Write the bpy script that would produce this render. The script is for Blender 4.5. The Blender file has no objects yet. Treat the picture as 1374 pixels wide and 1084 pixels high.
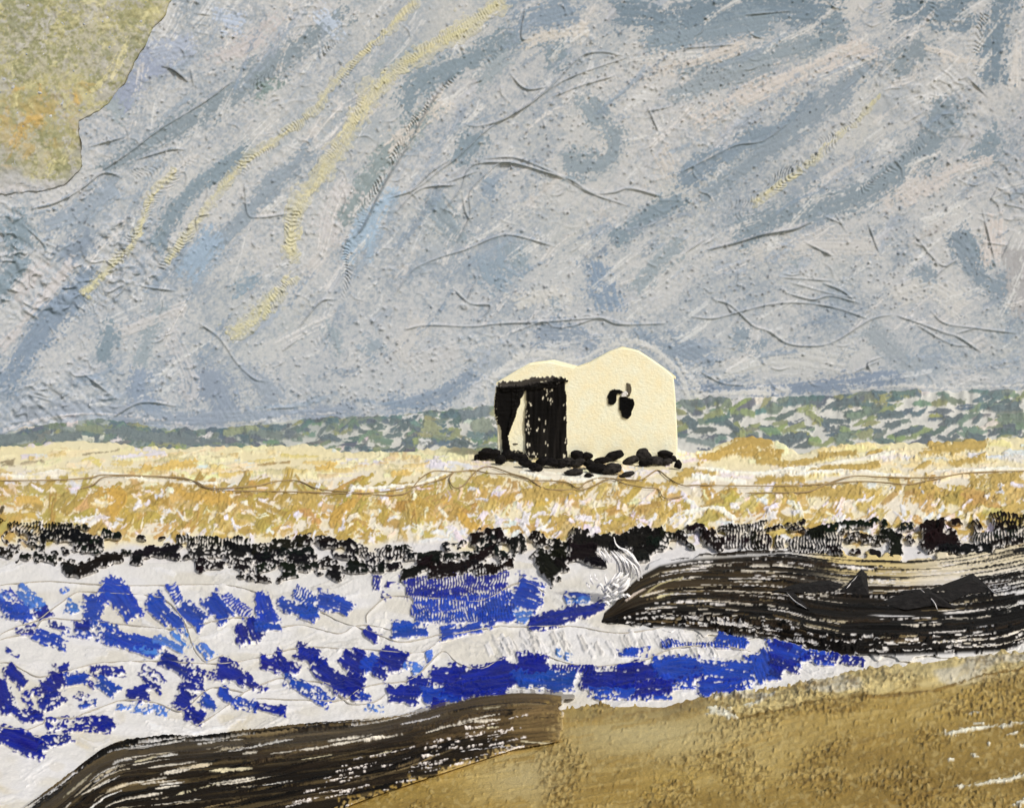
import bpy, bmesh, math, random
import numpy as np

# ------------------------------------------------------------------ basics
random.seed(7)
RNG = np.random.default_rng(11)
F, CX, CY, HC = 1100.0, 687.0, 466.0, 4.1      # focal length (px), principal point, eye height (m)
SC = bpy.context.scene
COL = SC.collection

def smooth(a, b, x):
    t = np.clip((x - a) / (b - a + 1e-9), 0, 1)
    return t * t * (3 - 2 * t)

def lin(c):
    c = np.asarray(c, float) / 255.0
    return np.where(c <= 0.04045, c / 12.92, ((c + 0.055) / 1.055) ** 2.4)

def gauss_tile(n, sigma, seed):
    r = np.random.default_rng(seed).standard_normal((n, n))
    f = np.fft.fftfreq(n)
    k = np.exp(-2 * (np.pi * sigma) ** 2 * (f[:, None] ** 2 + f[None, :] ** 2))
    g = np.fft.ifft2(np.fft.fft2(r) * k).real
    g = (g - g.mean()) / g.std()
    return (0.5 * (1 + np.tanh(0.7979 * (g + 0.044715 * g ** 3)))).astype(np.float32)

TILES = [gauss_tile(512, 1.6, s) for s in (1, 2, 3)]

def N(x, y, lx, ly, seed=0):
    """smooth noise in 0..1, feature size lx by ly"""
    T = TILES[seed % 3]
    n = 512
    u = np.asarray(x, np.float32) / lx * 4 + (seed * 97.31) % 512
    v = np.asarray(y, np.float32) / ly * 4 + (seed * 53.77) % 512
    iu = np.floor(u).astype(np.int64); iv = np.floor(v).astype(np.int64)
    fu = u - iu; fv = v - iv
    iu %= n; iv %= n
    iu1 = (iu + 1) % n; iv1 = (iv + 1) % n
    return ((T[iv, iu] * (1 - fu) + T[iv, iu1] * fu) * (1 - fv)
            + (T[iv1, iu] * (1 - fu) + T[iv1, iu1] * fu) * fv)

def catmull(pts, step=5.0):
    p = np.asarray(pts, float)
    if len(p) == 2:
        n = max(2, int(np.hypot(*(p[1] - p[0])[:2]) / step) + 1)
        t = np.linspace(0, 1, n)[:, None]
        return p[0] * (1 - t) + p[1] * t
    q = np.vstack([2 * p[0] - p[1], p, 2 * p[-1] - p[-2]])
    out = []
    for i in range(1, len(q) - 2):
        n = max(1, int(np.hypot(*(q[i + 1] - q[i])[:2]) / step))
        for k in range(n):
            t = k / n
            out.append(0.5 * (2 * q[i] + (q[i + 1] - q[i - 1]) * t + (2 * q[i - 1] - 5 * q[i] + 4 * q[i + 1] - q[i + 2]) * t * t
                              + (3 * q[i] - q[i - 1] - 3 * q[i + 1] + q[i + 2]) * t ** 3))
    out.append(q[-2])
    return np.array(out)

def blur(a, s):
    if s <= 0: return a
    r = int(3 * s) + 1
    k = np.exp(-0.5 * (np.arange(-r, r + 1) / s) ** 2); k /= k.sum()
    p = np.pad(a, r, mode='edge')
    p = np.apply_along_axis(lambda v: np.convolve(v, k, 'valid'), 0, p)
    return np.apply_along_axis(lambda v: np.convolve(v, k, 'valid'), 1, p)

# ------------------------------------------------------------------ pigment layers: colour and thickness of the paint-like crust of a surface
class Layer:
    def __init__(s, x0, y0, x1, y1, col):
        s.x0, s.y0, s.w, s.h = x0, y0, x1 - x0, y1 - y0
        s.c = np.empty((s.h, s.w, 3), np.float32); s.c[:] = lin(col)
        s.z = np.zeros((s.h, s.w), np.float32)
        s.cov = np.zeros((s.h, s.w), np.float32)
        s.X, s.Y = np.meshgrid(np.arange(x0, x1, dtype=np.float32), np.arange(y0, y1, dtype=np.float32))
    def box(s, xa, ya, xb, yb):
        i0 = max(0, int(ya - s.y0)); i1 = min(s.h, int(yb - s.y0) + 2)
        j0 = max(0, int(xa - s.x0)); j1 = min(s.w, int(xb - s.x0) + 2)
        return (slice(i0, i1), slice(j0, j1)) if i1 > i0 and j1 > j0 else None
    def mix(s, sl, a, col, var=None):
        c = lin(col).astype(np.float32) if np.ndim(col) == 1 else col
        if var is not None: c = c * var[..., None]
        s.c[sl] = s.c[sl] * (1 - a[..., None]) + c * a[..., None]
    def sample(s, px, py, what='c'):
        A = getattr(s, what)
        u = np.clip(px - s.x0, 0, s.w - 1.001); v = np.clip(py - s.y0, 0, s.h - 1.001)
        iu = u.astype(int); iv = v.astype(int); fu = u - iu; fv = v - iv
        if A.ndim == 3: fu = fu[..., None]; fv = fv[..., None]
        return (A[iv, iu] * (1 - fu) + A[iv, iu + 1] * fu) * (1 - fv) + (A[iv + 1, iu] * (1 - fu) + A[iv + 1, iu + 1] * fu) * fv

def along(X, Y, P):
    """distance along and signed distance across a polyline"""
    best = np.full(X.shape, 1e9, np.float32); S = np.zeros_like(best); T = np.zeros_like(best)
    acc = 0.0; n = len(P) - 1
    for i in range(n):
        a, b = P[i], P[i + 1]
        dx, dy = b - a; L = math.hypot(dx, dy)
        if L < 1e-6: continue
        ux, uy = dx / L, dy / L
        sx = (X - a[0]) * ux + (Y - a[1]) * uy
        t = -(X - a[0]) * uy + (Y - a[1]) * ux
        sc = np.clip(sx, 0, L)
        d = (sx - sc) ** 2 + t * t
        m = d < best
        best[m] = d[m]
        s2 = sx if n == 1 else (np.minimum(sx, L) if i == 0 else (np.maximum(sx, 0) if i == n - 1 else sc))
        S[m] = (acc + s2)[m]; T[m] = t[m]
        acc += L
    return S, T, np.sqrt(best), acc

_k = [0]
def stroke(L, pts, w, col, dry=0.25, h=0.8, bl=40, bw=3.0, comb=0.0, alpha=1.0, rag=0.7, vary=0.25, col2=None, fine=0.35, soft=0.10, cdepth=0.5, taper=False, edge=0.3, feather=0.45):
    _k[0] += 1; sd = _k[0]
    P = catmull(pts)
    m = w * 1.3 + 4
    sl = L.box(P[:, 0].min() - m, P[:, 1].min() - m, P[:, 0].max() + m, P[:, 1].max() + m)
    if sl is None: return
    X, Y = L.X[sl], L.Y[sl]
    S, T, D, Len = along(X, Y, P)
    ww = w
    if taper: ww = w * (0.15 + 0.85 * np.sin(np.pi * np.clip(S / Len, 0.02, 0.98)) ** 0.6)
    over = np.maximum(-S, S - Len)
    wob = N(S, T * 0 + sd, 26, 9, sd + 5)
    ww = ww * (0.72 + 0.5 * wob)
    ends = 0.55 * (N(T, S * 0 + sd * 7, w * 0.9 + 3, 9, sd + 6) - 0.5)
    cov = np.minimum(1 - np.abs(T) / ww, -over / (w * 0.8 + 3) + 0.2 + ends)
    bris = N(S, T, bl, bw, sd)
    grain = 0.65 * N(X, Y, 2.2, 2.2, sd + 1) + 0.35 * N(X, Y, 4.5, 4.5, sd + 8)
    grain = np.clip(0.5 + (grain - 0.5) * 1.35, 0, 1)
    lump = N(X, Y, w * 1.2 + 4, w * 1.2 + 4, sd + 2)
    e = cov + (grain - 0.5) * 0.75 * rag + (lump - 0.5) * 0.5 * rag + (bris - 0.5) * 0.3 * rag
    a = smooth(0.0, 0.12, e)
    v = (1 - fine) * bris + fine * grain + 0.22 * (lump - 0.5)
    if comb:
        cw = 0.5 + 0.5 * np.sin(2 * np.pi * S / comb + 11 * N(S, T, 30, 12, sd + 3))
        v = v * 0.6 + 0.4 * cw
    v = v + 0.75 * (np.clip(cov / feather, 0, 1) - 1) * (0.35 + dry)
    thr = dry + 0.12 * smooth(0.35, -0.1, cov) * (dry > 0.12)
    a = a * smooth(thr - soft, thr + soft, v) * alpha if dry > 0 else a * alpha
    var = 1 + (bris - 0.5) * vary * 2
    c = lin(col).astype(np.float32)
    if col2 is not None:
        k = N(S, T, bl * 1.5, bw * 2, sd + 4)[..., None]
        c = c * (1 - k) + lin(col2).astype(np.float32) * k
    else: c = np.broadcast_to(c, X.shape + (3,))
    L.mix(sl, a, c, var)
    hh = h * (0.45 + 0.75 * bris)
    if comb: hh = hh * (1 - cdepth) + h * 1.8 * cdepth * cw
    if edge: hh = hh + edge * h * smooth(0.35, 0.08, cov)
    L.z[sl] += a * hh
    L.cov[sl] = np.maximum(L.cov[sl], a)

def ridge(L, pts, w=1.3, h=1.6, col=None, a=0.6, rough=0.35):
    _k[0] += 1
    P = catmull(pts, 3.0)
    sl = L.box(P[:, 0].min() - 6, P[:, 1].min() - 6, P[:, 0].max() + 6, P[:, 1].max() + 6)
    if sl is None: return
    S, T, D, Len = along(L.X[sl], L.Y[sl], P)
    fade = smooth(0, 12, S) * smooth(0, 12, Len - S) * 0.6 + 0.4
    g = np.exp(-(D / w) ** 2) * (1 - rough + 2 * rough * N(S, T, 16, 8, _k[0])) * fade
    L.z[sl] += h * g
    if col is not None: L.mix(sl, np.clip(a * g, 0, 1), col)

def comb_band(L, pts, w, lam, h, lean=0.5, col=None, a=0.4):
    """a run of short scraped ridges across a band"""
    _k[0] += 1; sd = _k[0]
    P = catmull(pts, 4.0)
    sl = L.box(P[:, 0].min() - w - 4, P[:, 1].min() - w - 4, P[:, 0].max() + w + 4, P[:, 1].max() + w + 4)
    if sl is None: return
    S, T, D, Len = along(L.X[sl], L.Y[sl], P)
    over = np.maximum(-S, S - Len)
    m = smooth(0, 0.5, 1 - np.abs(T) / w + 0.7 * (N(S, T, 12, 9, sd) - 0.5)) * smooth(3, 0, over)
    ph = 2 * np.pi * (S + lean * T) / lam + 22 * N(S, T, 34, 13, sd + 1)
    m = m * smooth(.15, .5, N(S, T, 24, 12, sd + 3))
    wv = np.sin(ph)
    wv = np.sign(wv) * np.abs(wv) ** 0.7
    h *= .55
    L.z[sl] += m * h * wv * (0.4 + 1.2 * N(S, T, 20, 7, sd + 2))
    if col is not None: L.mix(sl, np.clip(m * a * smooth(0.1, 0.9, -wv), 0, 1), col)

def bumps(L, xs, ys, r, h, dark=0.0, col=(70, 72, 78)):
    c = lin(col)
    for x, y in zip(xs, ys):
        rr = r * random.uniform(0.6, 1.3); hh = h * random.uniform(0.5, 1.3)
        sl = L.box(x - 6, y - 6, x + 6, y + 6)
        if sl is None: continue
        ang = random.random() * 3.14; ca, sa = math.cos(ang), math.sin(ang); el = random.uniform(1, 1.9)
        dx = L.X[sl] - x; dy = L.Y[sl] - y
        g = np.exp(-(((dx * ca + dy * sa) / (rr * el)) ** 2 + ((-dx * sa + dy * ca) / rr) ** 2))
        L.z[sl] += hh * g
        if dark > 0 and random.random() < 0.7:
            L.mix(sl, np.clip(g * dark * random.uniform(0.3, 1.0), 0, 1), col)

# ------------------------------------------------------------------ objects
def props(o, label=None, cat=None, group=None, kind=None):
    if label: o['label'] = label
    if cat: o['category'] = cat
    if group: o['group'] = group
    if kind: o['kind'] = kind
    return o

def link(o, parent=None):
    COL.objects.link(o)
    if parent is not None: o.parent = parent
    return o

def empty(name, loc):
    o = bpy.data.objects.new(name, None); o.location = loc; o.empty_display_size = 0.3
    return link(o)

def grid_object(name, P, C, mat, mask=None, parent=None):
    Hn, Wn = P.shape[:2]
    idx = np.arange(Hn * Wn).reshape(Hn, Wn)
    q = np.stack([idx[1:, :-1], idx[1:, 1:], idx[:-1, 1:], idx[:-1, :-1]], -1)
    if mask is not None:
        q = q[mask[1:, :-1] & mask[1:, 1:] & mask[:-1, 1:] & mask[:-1, :-1]]
    q = q.reshape(-1, 4)
    used, inv = np.unique(q, return_inverse=True)
    q = inv.reshape(-1, 4)
    V = P.reshape(-1, 3)[used]; K = C.reshape(-1, 3)[used]
    off = np.zeros(3)
    if parent is not None: off = np.array(parent.location)
    me = bpy.data.meshes.new(name)
    me.vertices.add(len(V)); me.vertices.foreach_set('co', (V - off).astype(np.float32).ravel())
    me.loops.add(len(q) * 4); me.loops.foreach_set('vertex_index', q.astype(np.int32).ravel())
    me.polygons.add(len(q)); me.polygons.foreach_set('loop_start', np.arange(0, len(q) * 4, 4, dtype=np.int32))
    me.polygons.foreach_set('use_smooth', np.ones(len(q), bool))
    at = me.attributes.new('pigment', 'FLOAT_COLOR', 'POINT')
    at.data.foreach_set('color', np.hstack([np.clip(K, 0.002, 0.88), np.ones((len(K), 1))]).astype(np.float32).ravel())
    me.update(calc_edges=True); me.validate()
    me.materials.append(mat)
    return link(bpy.data.objects.new(name, me), parent)

def pigment_mat(name, rough=0.6, spec=0.25, bump=0.15, scale=60.0):
    m = bpy.data.materials.new(name); m.use_nodes = True
    nt = m.node_tree; b = nt.nodes['Principled BSDF']
    a = nt.nodes.new('ShaderNodeAttribute'); a.attribute_name = 'pigment'
    n = nt.nodes.new('ShaderNodeTexNoise'); n.inputs['Scale'].default_value = scale; n.inputs['Detail'].default_value = 4
    geo = nt.nodes.new('ShaderNodeNewGeometry'); nt.links.new(geo.outputs['Position'], n.inputs['Vector'])
    r = nt.nodes.new('ShaderNodeMapRange'); r.inputs['To Min'].default_value = 0.88; r.inputs['To Max'].default_value = 1.1
    nt.links.new(n.outputs['Fac'], r.inputs['Value'])
    mx = nt.nodes.new('ShaderNodeVectorMath'); mx.operation = 'SCALE'
    nt.links.new(a.outputs['Color'], mx.inputs[0]); nt.links.new(r.outputs['Result'], mx.inputs['Scale'])
    nt.links.new(mx.outputs['Vector'], b.inputs['Base Color'])
    bp = nt.nodes.new('ShaderNodeBump'); bp.inputs['Strength'].default_value = bump; bp.inputs['Distance'].default_value = 0.02
    nt.links.new(n.outputs['Fac'], bp.inputs['Height']); nt.links.new(bp.outputs['Normal'], b.inputs['Normal'])
    b.inputs['Roughness'].default_value = rough; b.inputs['Specular IOR Level'].default_value = spec
    return m

def plain_mat(name, col, rough=0.7, spec=0.2, var=0.25, scale=6.0, bump=0.4, dist=0.03, col2=None):
    m = bpy.data.materials.new(name); m.use_nodes = True
    nt = m.node_tree; b = nt.nodes['Principled BSDF']
    geo = nt.nodes.new('ShaderNodeNewGeometry')
    n = nt.nodes.new('ShaderNodeTexNoise'); n.inputs['Scale'].default_value = scale; n.inputs['Detail'].default_value = 8; n.inputs['Roughness'].default_value = 0.65
    nt.links.new(geo.outputs['Position'], n.inputs['Vector'])
    rp = nt.nodes.new('ShaderNodeValToRGB')
    c = lin(col); d = lin(col2) if col2 is not None else c * (1 - var)
    rp.color_ramp.elements[0].position = 0.32; rp.color_ramp.elements[1].position = 0.68
    rp.color_ramp.elements[0].color = (*d, 1); rp.color_ramp.elements[1].color = (*np.clip(c * (1 + var * 0.4), 0, 0.88), 1)
    nt.links.new(n.outputs['Fac'], rp.inputs['Fac']); nt.links.new(rp.outputs['Color'], b.inputs['Base Color'])
    bp = nt.nodes.new('ShaderNodeBump'); bp.inputs['Strength'].default_value = bump; bp.inputs['Distance'].default_value = dist
    nt.links.new(n.outputs['Fac'], bp.inputs['Height']); nt.links.new(bp.outputs['Normal'], b.inputs['Normal'])
    b.inputs['Roughness'].default_value = rough; b.inputs['Specular IOR Level'].default_value = spec
    return m

def world_pt(px, py, depth):
    return np.stack([(px - CX) / F * depth, np.broadcast_to(depth, np.shape(px)), HC - (py - CY) / F * depth], -1)

def on_height(px, py, z):
    """the point of height z seen at a place of the survey drawing"""
    return world_pt(px, py, (HC - z) * F / (py - CY))

def tube(name, P, R, mat, parent=None, ns=7):
    P = np.asarray(P, float); n = len(P)
    R = np.broadcast_to(np.asarray(R, float), (n,))
    t = np.gradient(P, axis=0); t /= np.linalg.norm(t, axis=1)[:, None] + 1e-9
    up = np.array([0, 0, 1.0]); s = np.cross(t, up); s /= np.linalg.norm(s, axis=1)[:, None] + 1e-9
    u = np.cross(s, t)
    an = np.linspace(0, 2 * np.pi, ns, endpoint=False)
    V = P[:, None] + R[:, None, None] * (np.cos(an)[None, :, None] * s[:, None] + np.sin(an)[None, :, None] * u[:, None])
    faces = [(i * ns + k, i * ns + (k + 1) % ns, (i + 1) * ns + (k + 1) % ns, (i + 1) * ns + k) for i in range(n - 1) for k in range(ns)]
    faces += [tuple(range(ns))[::-1], tuple((n - 1) * ns + k for k in range(ns))]
    me = bpy.data.meshes.new(name); me.from_pydata(V.reshape(-1, 3).tolist(), [], faces)
    me.polygons.foreach_set('use_smooth', np.ones(len(faces), bool)); me.materials.append(mat); me.update()
    return link(bpy.data.objects.new(name, me), parent)
SUN_E, SUN_A, SKY_E, EXPO = 2.2, 6.0, 0.10, 0.1
# ------------------------------------------------------------------ SKY: a far backdrop with an impasto crust
G_SKY, G_GROUND = 0.82, 1.0
def far(px): return 46 + np.clip(px, -500, 1900) / 1374.0 * 26

HORIZON = [(-500, 590), (0, 583), (33, 574), (100, 566), (130, 563), (167, 568), (200, 572), (234, 577), (301, 575), (368, 567), (460, 560), (500, 560), (574, 553),
           (608, 548), (658, 546), (760, 542), (914, 538), (947, 536), (1014, 533), (1130, 531), (1204, 526), (1374, 524), (1900, 520)]
def horizon(px): return np.interp(px, [a for a, b in HORIZON], [b for a, b in HORIZON])

sky = Layer(-420, -170, 1800, 662, (192, 194, 194))
X, Y = sky.X, sky.Y
full = (slice(None), slice(None))
PALE, BLUE, DEEP, LAV = (209, 209, 209), (146, 159, 173), (134, 149, 166), (170, 178, 188)
# soft clouding of warm grey and cool grey, brushed up to the right
d1 = X * 0.72 - Y * 0.69; d2 = X * 0.69 + Y * 0.72
sky.mix(full, smooth(0.35, 0.75, N(d1, d2, 180, 70, 5)) * 0.6, LAV)
sky.mix(full, smooth(0.45, 0.8, N(d1, d2, 90, 34, 6)) * 0.5, (158, 170, 181))
sky.mix(full, smooth(0.5, 0.75, N(X, Y, 60, 50, 8)) * 0.45, (210, 208, 204))
sky.mix(full, smooth(0.3, 0.75, N(X, Y, 400, 300, 9)) * smooth(500, 0, X) * 0.5, (160, 170, 183))
for k_, sc_, c_ in [(11, 70, (209, 208, 205)), (12, 46, (213, 211, 208)), (13, 60, (156, 167, 180)), (14, 38, (149, 161, 175)), (15, 90, (149, 161, 175)), (16, 34, (210, 209, 208)), (17, 80, (210, 208, 207))]:
    sky.mix(full, smooth(.47, .76, .34 * N(X, Y, 2.3, 2.3, k_ + 20) + .22 * N(X, Y, 6, 5, k_ + 25) + .44 * N(d1, d2, sc_ * 1.5, sc_ * .8, k_)) * .6, c_)
# broad random brush marks
def ang_at(x, y):
    a = 48 + 10 * math.sin(x / 200.0) - 8 * (x > 800)
    if y > 430: a *= max(0.1, (540 - y) / 110.0)
    return math.radians(a)
for i in range(430):
    x = random.uniform(-410, 1790); y = random.uniform(-160, 590)
    a = ang_at(x, y) + random.gauss(0, 0.25); l = random.uniform(25, 85); w = random.uniform(7, 19)
    cx, cy = math.cos(a) * l / 2, -math.sin(a) * l / 2
    bx = random.gauss(0, 5)
    c = random.choice([PALE, PALE, (205, 201, 198), LAV, BLUE, (164, 173, 186), (190, 191, 196)])
    stroke(sky, [(x - cx, y - cy), (x + bx, y - bx * 0.4), (x + cx, y + cy)], w, c, dry=random.uniform(0.3, 0.6), h=0.22, bl=40, bw=2.4, alpha=0.7, fine=0.6, feather=0.8, soft=.16, edge=0)
# cool grey-blue passages
BL = [
 ([(110, 117), (150, 132), (175, 147)], 16, LAV), ([(160, 140), (190, 98), (215, 75)], 15, (165, 172, 195)), ([(205, 75), (260, 60)], 16, (178, 185, 205)),
 ([(460, 20), (335, 110), (234, 174), (134, 231)], 13, (150, 160, 172)), ([(345, 120), (362, 128)], 16, (148, 162, 165)), ([(335, 200), (250, 268), (208, 335)], 12, BLUE), ([(17, 285), (33, 335)], 20, BLUE),
 ([(418, 200), (368, 250), (300, 318), (250, 360)], 13, (160, 169, 183)), ([(541, 147), (567, 110), (644, 74), (690, 45)], 15, BLUE),
 ([(690, 30), (770, 12)], 20, (150, 163, 182)), ([(725, 72), (760, 62)], 15, BLUE), ([(457, 301), (490, 250), (524, 201), (584, 140)], 11, (156, 166, 172)),
 ([(484, 335), (507, 285), (534, 250)], 13, (178, 196, 218)), ([(465, 350), (485, 300), (500, 280)], 9, (172, 188, 208)), ([(633, 180), (618, 218)], 14, BLUE), ([(792, 134), (825, 187), (812, 218), (758, 222)], 13, (158, 168, 180)),
 ([(648, 245), (668, 256)], 13, (158, 170, 188)), ([(577, 270), (618, 322)], 13, (160, 170, 182)), ([(825, 17), (870, 22), (917, 43)], 14, DEEP), ([(917, 268), (870, 290), (825, 322)], 11, BLUE),
 ([(690, 330), (692, 365)], 16, (160, 171, 184)), ([(914, 27), (1014, 7), (1128, 20)], 20, DEEP), ([(860, 60), (960, 40), (1040, 30)], 16, (150, 163, 178)), ([(1135, 38), (1080, 66)], 14, BLUE), ([(914, 100), (1014, 77), (1088, 60)], 15, (158, 168, 180)),
 ([(900, 130), (960, 108), (1040, 92)], 10, (165, 173, 184)), ([(1095, 127), (1058, 167), (981, 201), (914, 248)], 11, (145, 158, 175)), ([(1182, 67), (1148, 100), (1075, 167), (1014, 214), (947, 261)], 12, (155, 165, 179)),
 ([(1200, 13), (1260, 17), (1300, 20)], 20, DEEP), ([(1345, -20), (1342, 17), (1332, 110)], 16, DEEP), ([(1282, 134), (1232, 208), (1148, 268), (1048, 288), (998, 311)], 17, (150, 161, 174)),
 ([(1342, 175), (1330, 200), (1300, 224)], 15, BLUE), ([(1290, 315), (1316, 362)], 13, BLUE), ([(0, 528), (50, 451), (100, 395), (125, 360)], 15, (148, 160, 180)), ([(-10, 390), (15, 367), (30, 345)], 15, BLUE),
 ([(85, 350), (125, 318)], 15, (150, 160, 178)), ([(134, 487), (154, 444)], 12, BLUE), ([(187, 500), (184, 534), (214, 554)], 11, (158, 168, 188)), ([(270, 530), (284, 514), (310, 556)], 20, (160, 168, 186)),
 ([(214, 410), (187, 490)], 9, LAV), ([(251, 367), (284, 318)], 14, (168, 184, 206)), ([(316, 390), (345, 372)], 8, (158, 172, 188)), ([(446, 440), (455, 475)], 9, LAV),
 ([(658, 340), (662, 365), (685, 380)], 16, (158, 171, 188)), ([(797, 355), (805, 385), (814, 412)], 15, (150, 164, 186)), ([(740, 395), (748, 416)], 11, (162, 172, 186)), ([(490, 460), (508, 474)], 12, (168, 176, 188)),
 ([(640, 500), (590, 530), (524, 549)], 13, (156, 166, 184)), ([(720, 447), (765, 448), (800, 462)], 13, (158, 167, 184)), ([(850, 445), (917, 474)], 12, (160, 170, 187)), ([(905, 500), (918, 512)], 8, (158, 168, 190)),
 ([(917, 320), (880, 355), (850, 392)], 10, LAV), ([(927, 519), (1048, 523), (1140, 512), (1215, 503)], 9, (152, 162, 182)), ([(905, 460), (954, 487)], 12, (155, 165, 182)), ([(985, 446), (1024, 462)], 11, (158, 168, 182)),
 ([(1228, 362), (1252, 380)], 13, (158, 167, 180)), ([(1280, 312), (1310, 368), (1362, 392)], 16, (150, 161, 176)), ([(1060, 347), (1072, 348)], 10, LAV), ([(1165, 440), (1222, 492)], 12, (176, 181, 190)),
 ([(150, 560), (260, 563), (380, 556), (480, 548)], 9, (165, 172, 188)), ([(30, 560), (110, 545), (180, 552)], 9, (170, 175, 188)), ([(330, 500), (370, 540)], 14, (170, 176, 190)), ([(1360, 330), (1368, 420)], 12, (186, 182, 186)),
 ([(680, 80), (640, 110)], 9, LAV), ([(1100, 20), (1060, 30)], 10, DEEP), ([(560, 60), (500, 100)], 12, LAV), ([(1240, 60), (1200, 90)], 14, (150, 160, 172)), ([(60, 300), (100, 285), (150, 250)], 13, (165, 174, 190)),
]
for p, w, c in BL:
    c = (c[0] - 6, c[1] - 4, c[2] - 7)
    stroke(sky, p, w * 1.2, c, dry=0.16, h=0.3, bl=45, bw=2.2, rag=1.3, vary=0.06, fine=0.6, feather=0.8, soft=.16, edge=0)
    q = [(x + random.gauss(0, 3), y + random.gauss(0, 3)) for x, y in p]
    stroke(sky, q, w * 1.8, c, dry=0.42, h=0.15, bl=40, bw=2.2, rag=1.3, vary=0.06, alpha=0.55, fine=.6, feather=1.0, soft=.16, edge=0)
# pale passages
PL = [([(600, 130), (560, 170), (520, 200)], 9, (222, 214, 206)), ([(700, 60), (740, 45), (790, 40)], 8, (214, 208, 200)), ([(870, 95), (930, 85), (1000, 60)], 9, (214, 207, 200)),
      ([(930, 170), (1000, 130), (1090, 90), (1160, 60)], 11, (217, 209, 203)), ([(1210, 270), (1280, 230), (1330, 215)], 10, (214, 207, 203)), ([(1335, 290), (1330, 350)], 10, (218, 209, 204)),
      ([(1185, 280), (1240, 240)], 8, (216, 210, 206)), ([(440, 330), (450, 280), (470, 245)], 10, (210, 206, 206)), ([(20, 400), (60, 350)], 12, (205, 200, 200)), ([(0, 470), (60, 400), (100, 350)], 8, (208, 203, 202)),
      ([(280, 80), (330, 60), (370, 20)], 11, (204, 198, 198)), ([(1180, 75), (1130, 58)], 8, (214, 206, 200)), ([(1365, 40), (1362, 120)], 6, (220, 216, 212)), ([(1320, 85), (1290, 80), (1240, 64)], 6, (218, 212, 206)),
      ([(205, 30), (190, 50)], 5, (195, 200, 215)), ([(285, 20), (330, 30)], 12, (190, 202, 222)), ([(425, 15), (455, 40)], 12, (196, 208, 226)), ([(250, 410), (160, 445)], 9, (206, 203, 202)), ([(225, 440), (255, 510), (245, 545)], 12, (204, 202, 203)),
      ([(690, 410), (730, 395), (770, 400)], 12, (214, 211, 206)), ([(570, 420), (540, 470), (560, 500)], 16, (208, 205, 202)), ([(620, 470), (560, 490)], 12, (205, 203, 202)), ([(1000, 350), (1080, 330), (1180, 330)], 14, (208, 205, 202)),
      ([(970, 500), (1050, 480), (1140, 490)], 14, (212, 210, 206)), ([(1200, 400), (1250, 385), (1290, 410)], 14, (213, 210, 206)), ([(1270, 500), (1330, 505)], 12, (206, 204, 203)), ([(880, 200), (900, 240)], 12, (212, 206, 200))]
for p, w, c in PL:
    stroke(sky, p, w * 1.5, c, dry=0.27, h=0.45, bl=45, bw=2.0, rag=1.3, vary=0.06, fine=.6, feather=.9, soft=.16, edge=0, alpha=.85)
for i in range(200):                       # chalky scrubs dragged up to the right
    x = random.uniform(100, 1780); y = random.uniform(0, 545); a = ang_at(x, y) + random.gauss(0, 0.2); l = random.uniform(40, 110)
    cx, cy = math.cos(a) * l / 2, -math.sin(a) * l / 2
    stroke(sky, [(x - cx, y - cy), (x + random.gauss(0, 6), y + random.gauss(0, 4)), (x + cx, y + cy)], random.uniform(5, 13), random.choice([(213, 212, 210), (208, 208, 208), (216, 212, 209)]), dry=random.uniform(.36, .56), h=0.4, bl=34, bw=1.7, alpha=.7, fine=.62, feather=.9, soft=.16, edge=0)
for i in range(105):                        # and cool grey ones between them
    x = random.uniform(-400, 1780); y = random.uniform(0, 545); a = ang_at(x, y) + random.gauss(0, 0.18); l = random.uniform(60, 150)
    cx, cy = math.cos(a) * l / 2, -math.sin(a) * l / 2
    stroke(sky, [(x - cx, y - cy), (x + random.gauss(0, 7), y + random.gauss(0, 5)), (x + cx, y + cy)], random.uniform(6, 14), random.choice([BLUE, (154, 165, 179), DEEP]), dry=random.uniform(.36, .52), h=0.3, bl=60, bw=1.9, alpha=.7, fine=.55, feather=.9, soft=.16, edge=0)
# white breath of cloud round the hut and along the horizon
for p, w, c, dr in [([(652, 545), (656, 515), (700, 478), (740, 476), (775, 484), (812, 466), (838, 458), (868, 464), (912, 498), (925, 540)], 8, (222, 219, 214), 0.2),
                ([(620, 560), (640, 520), (665, 498)], 12, (206, 206, 208), 0.35), ([(905, 478), (935, 520), (930, 560)], 7, (220, 217, 212), 0.3),
                ([(0, 578), (60, 562), (130, 555), (200, 562), (260, 572)], 5, (214, 210, 210), 0.3), ([(300, 570), (400, 558), (470, 552)], 5, (214, 212, 210), 0.3), ([(930, 530), (1000, 526), (1060, 525)], 5, (226, 222, 216), 0.15),
                ([(1130, 525), (1210, 518), (1290, 520), (1374, 517)], 4, (224, 220, 214), 0.25), ([(470, 553), (560, 548), (640, 542)], 4, (205, 205, 206), 0.35)]:
    stroke(sky, p, w, c, dry=dr + .08, h=0.4, bl=30, bw=3, rag=1.4, vary=0.05, feather=1.0, fine=.6, alpha=.8, edge=0)

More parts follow.
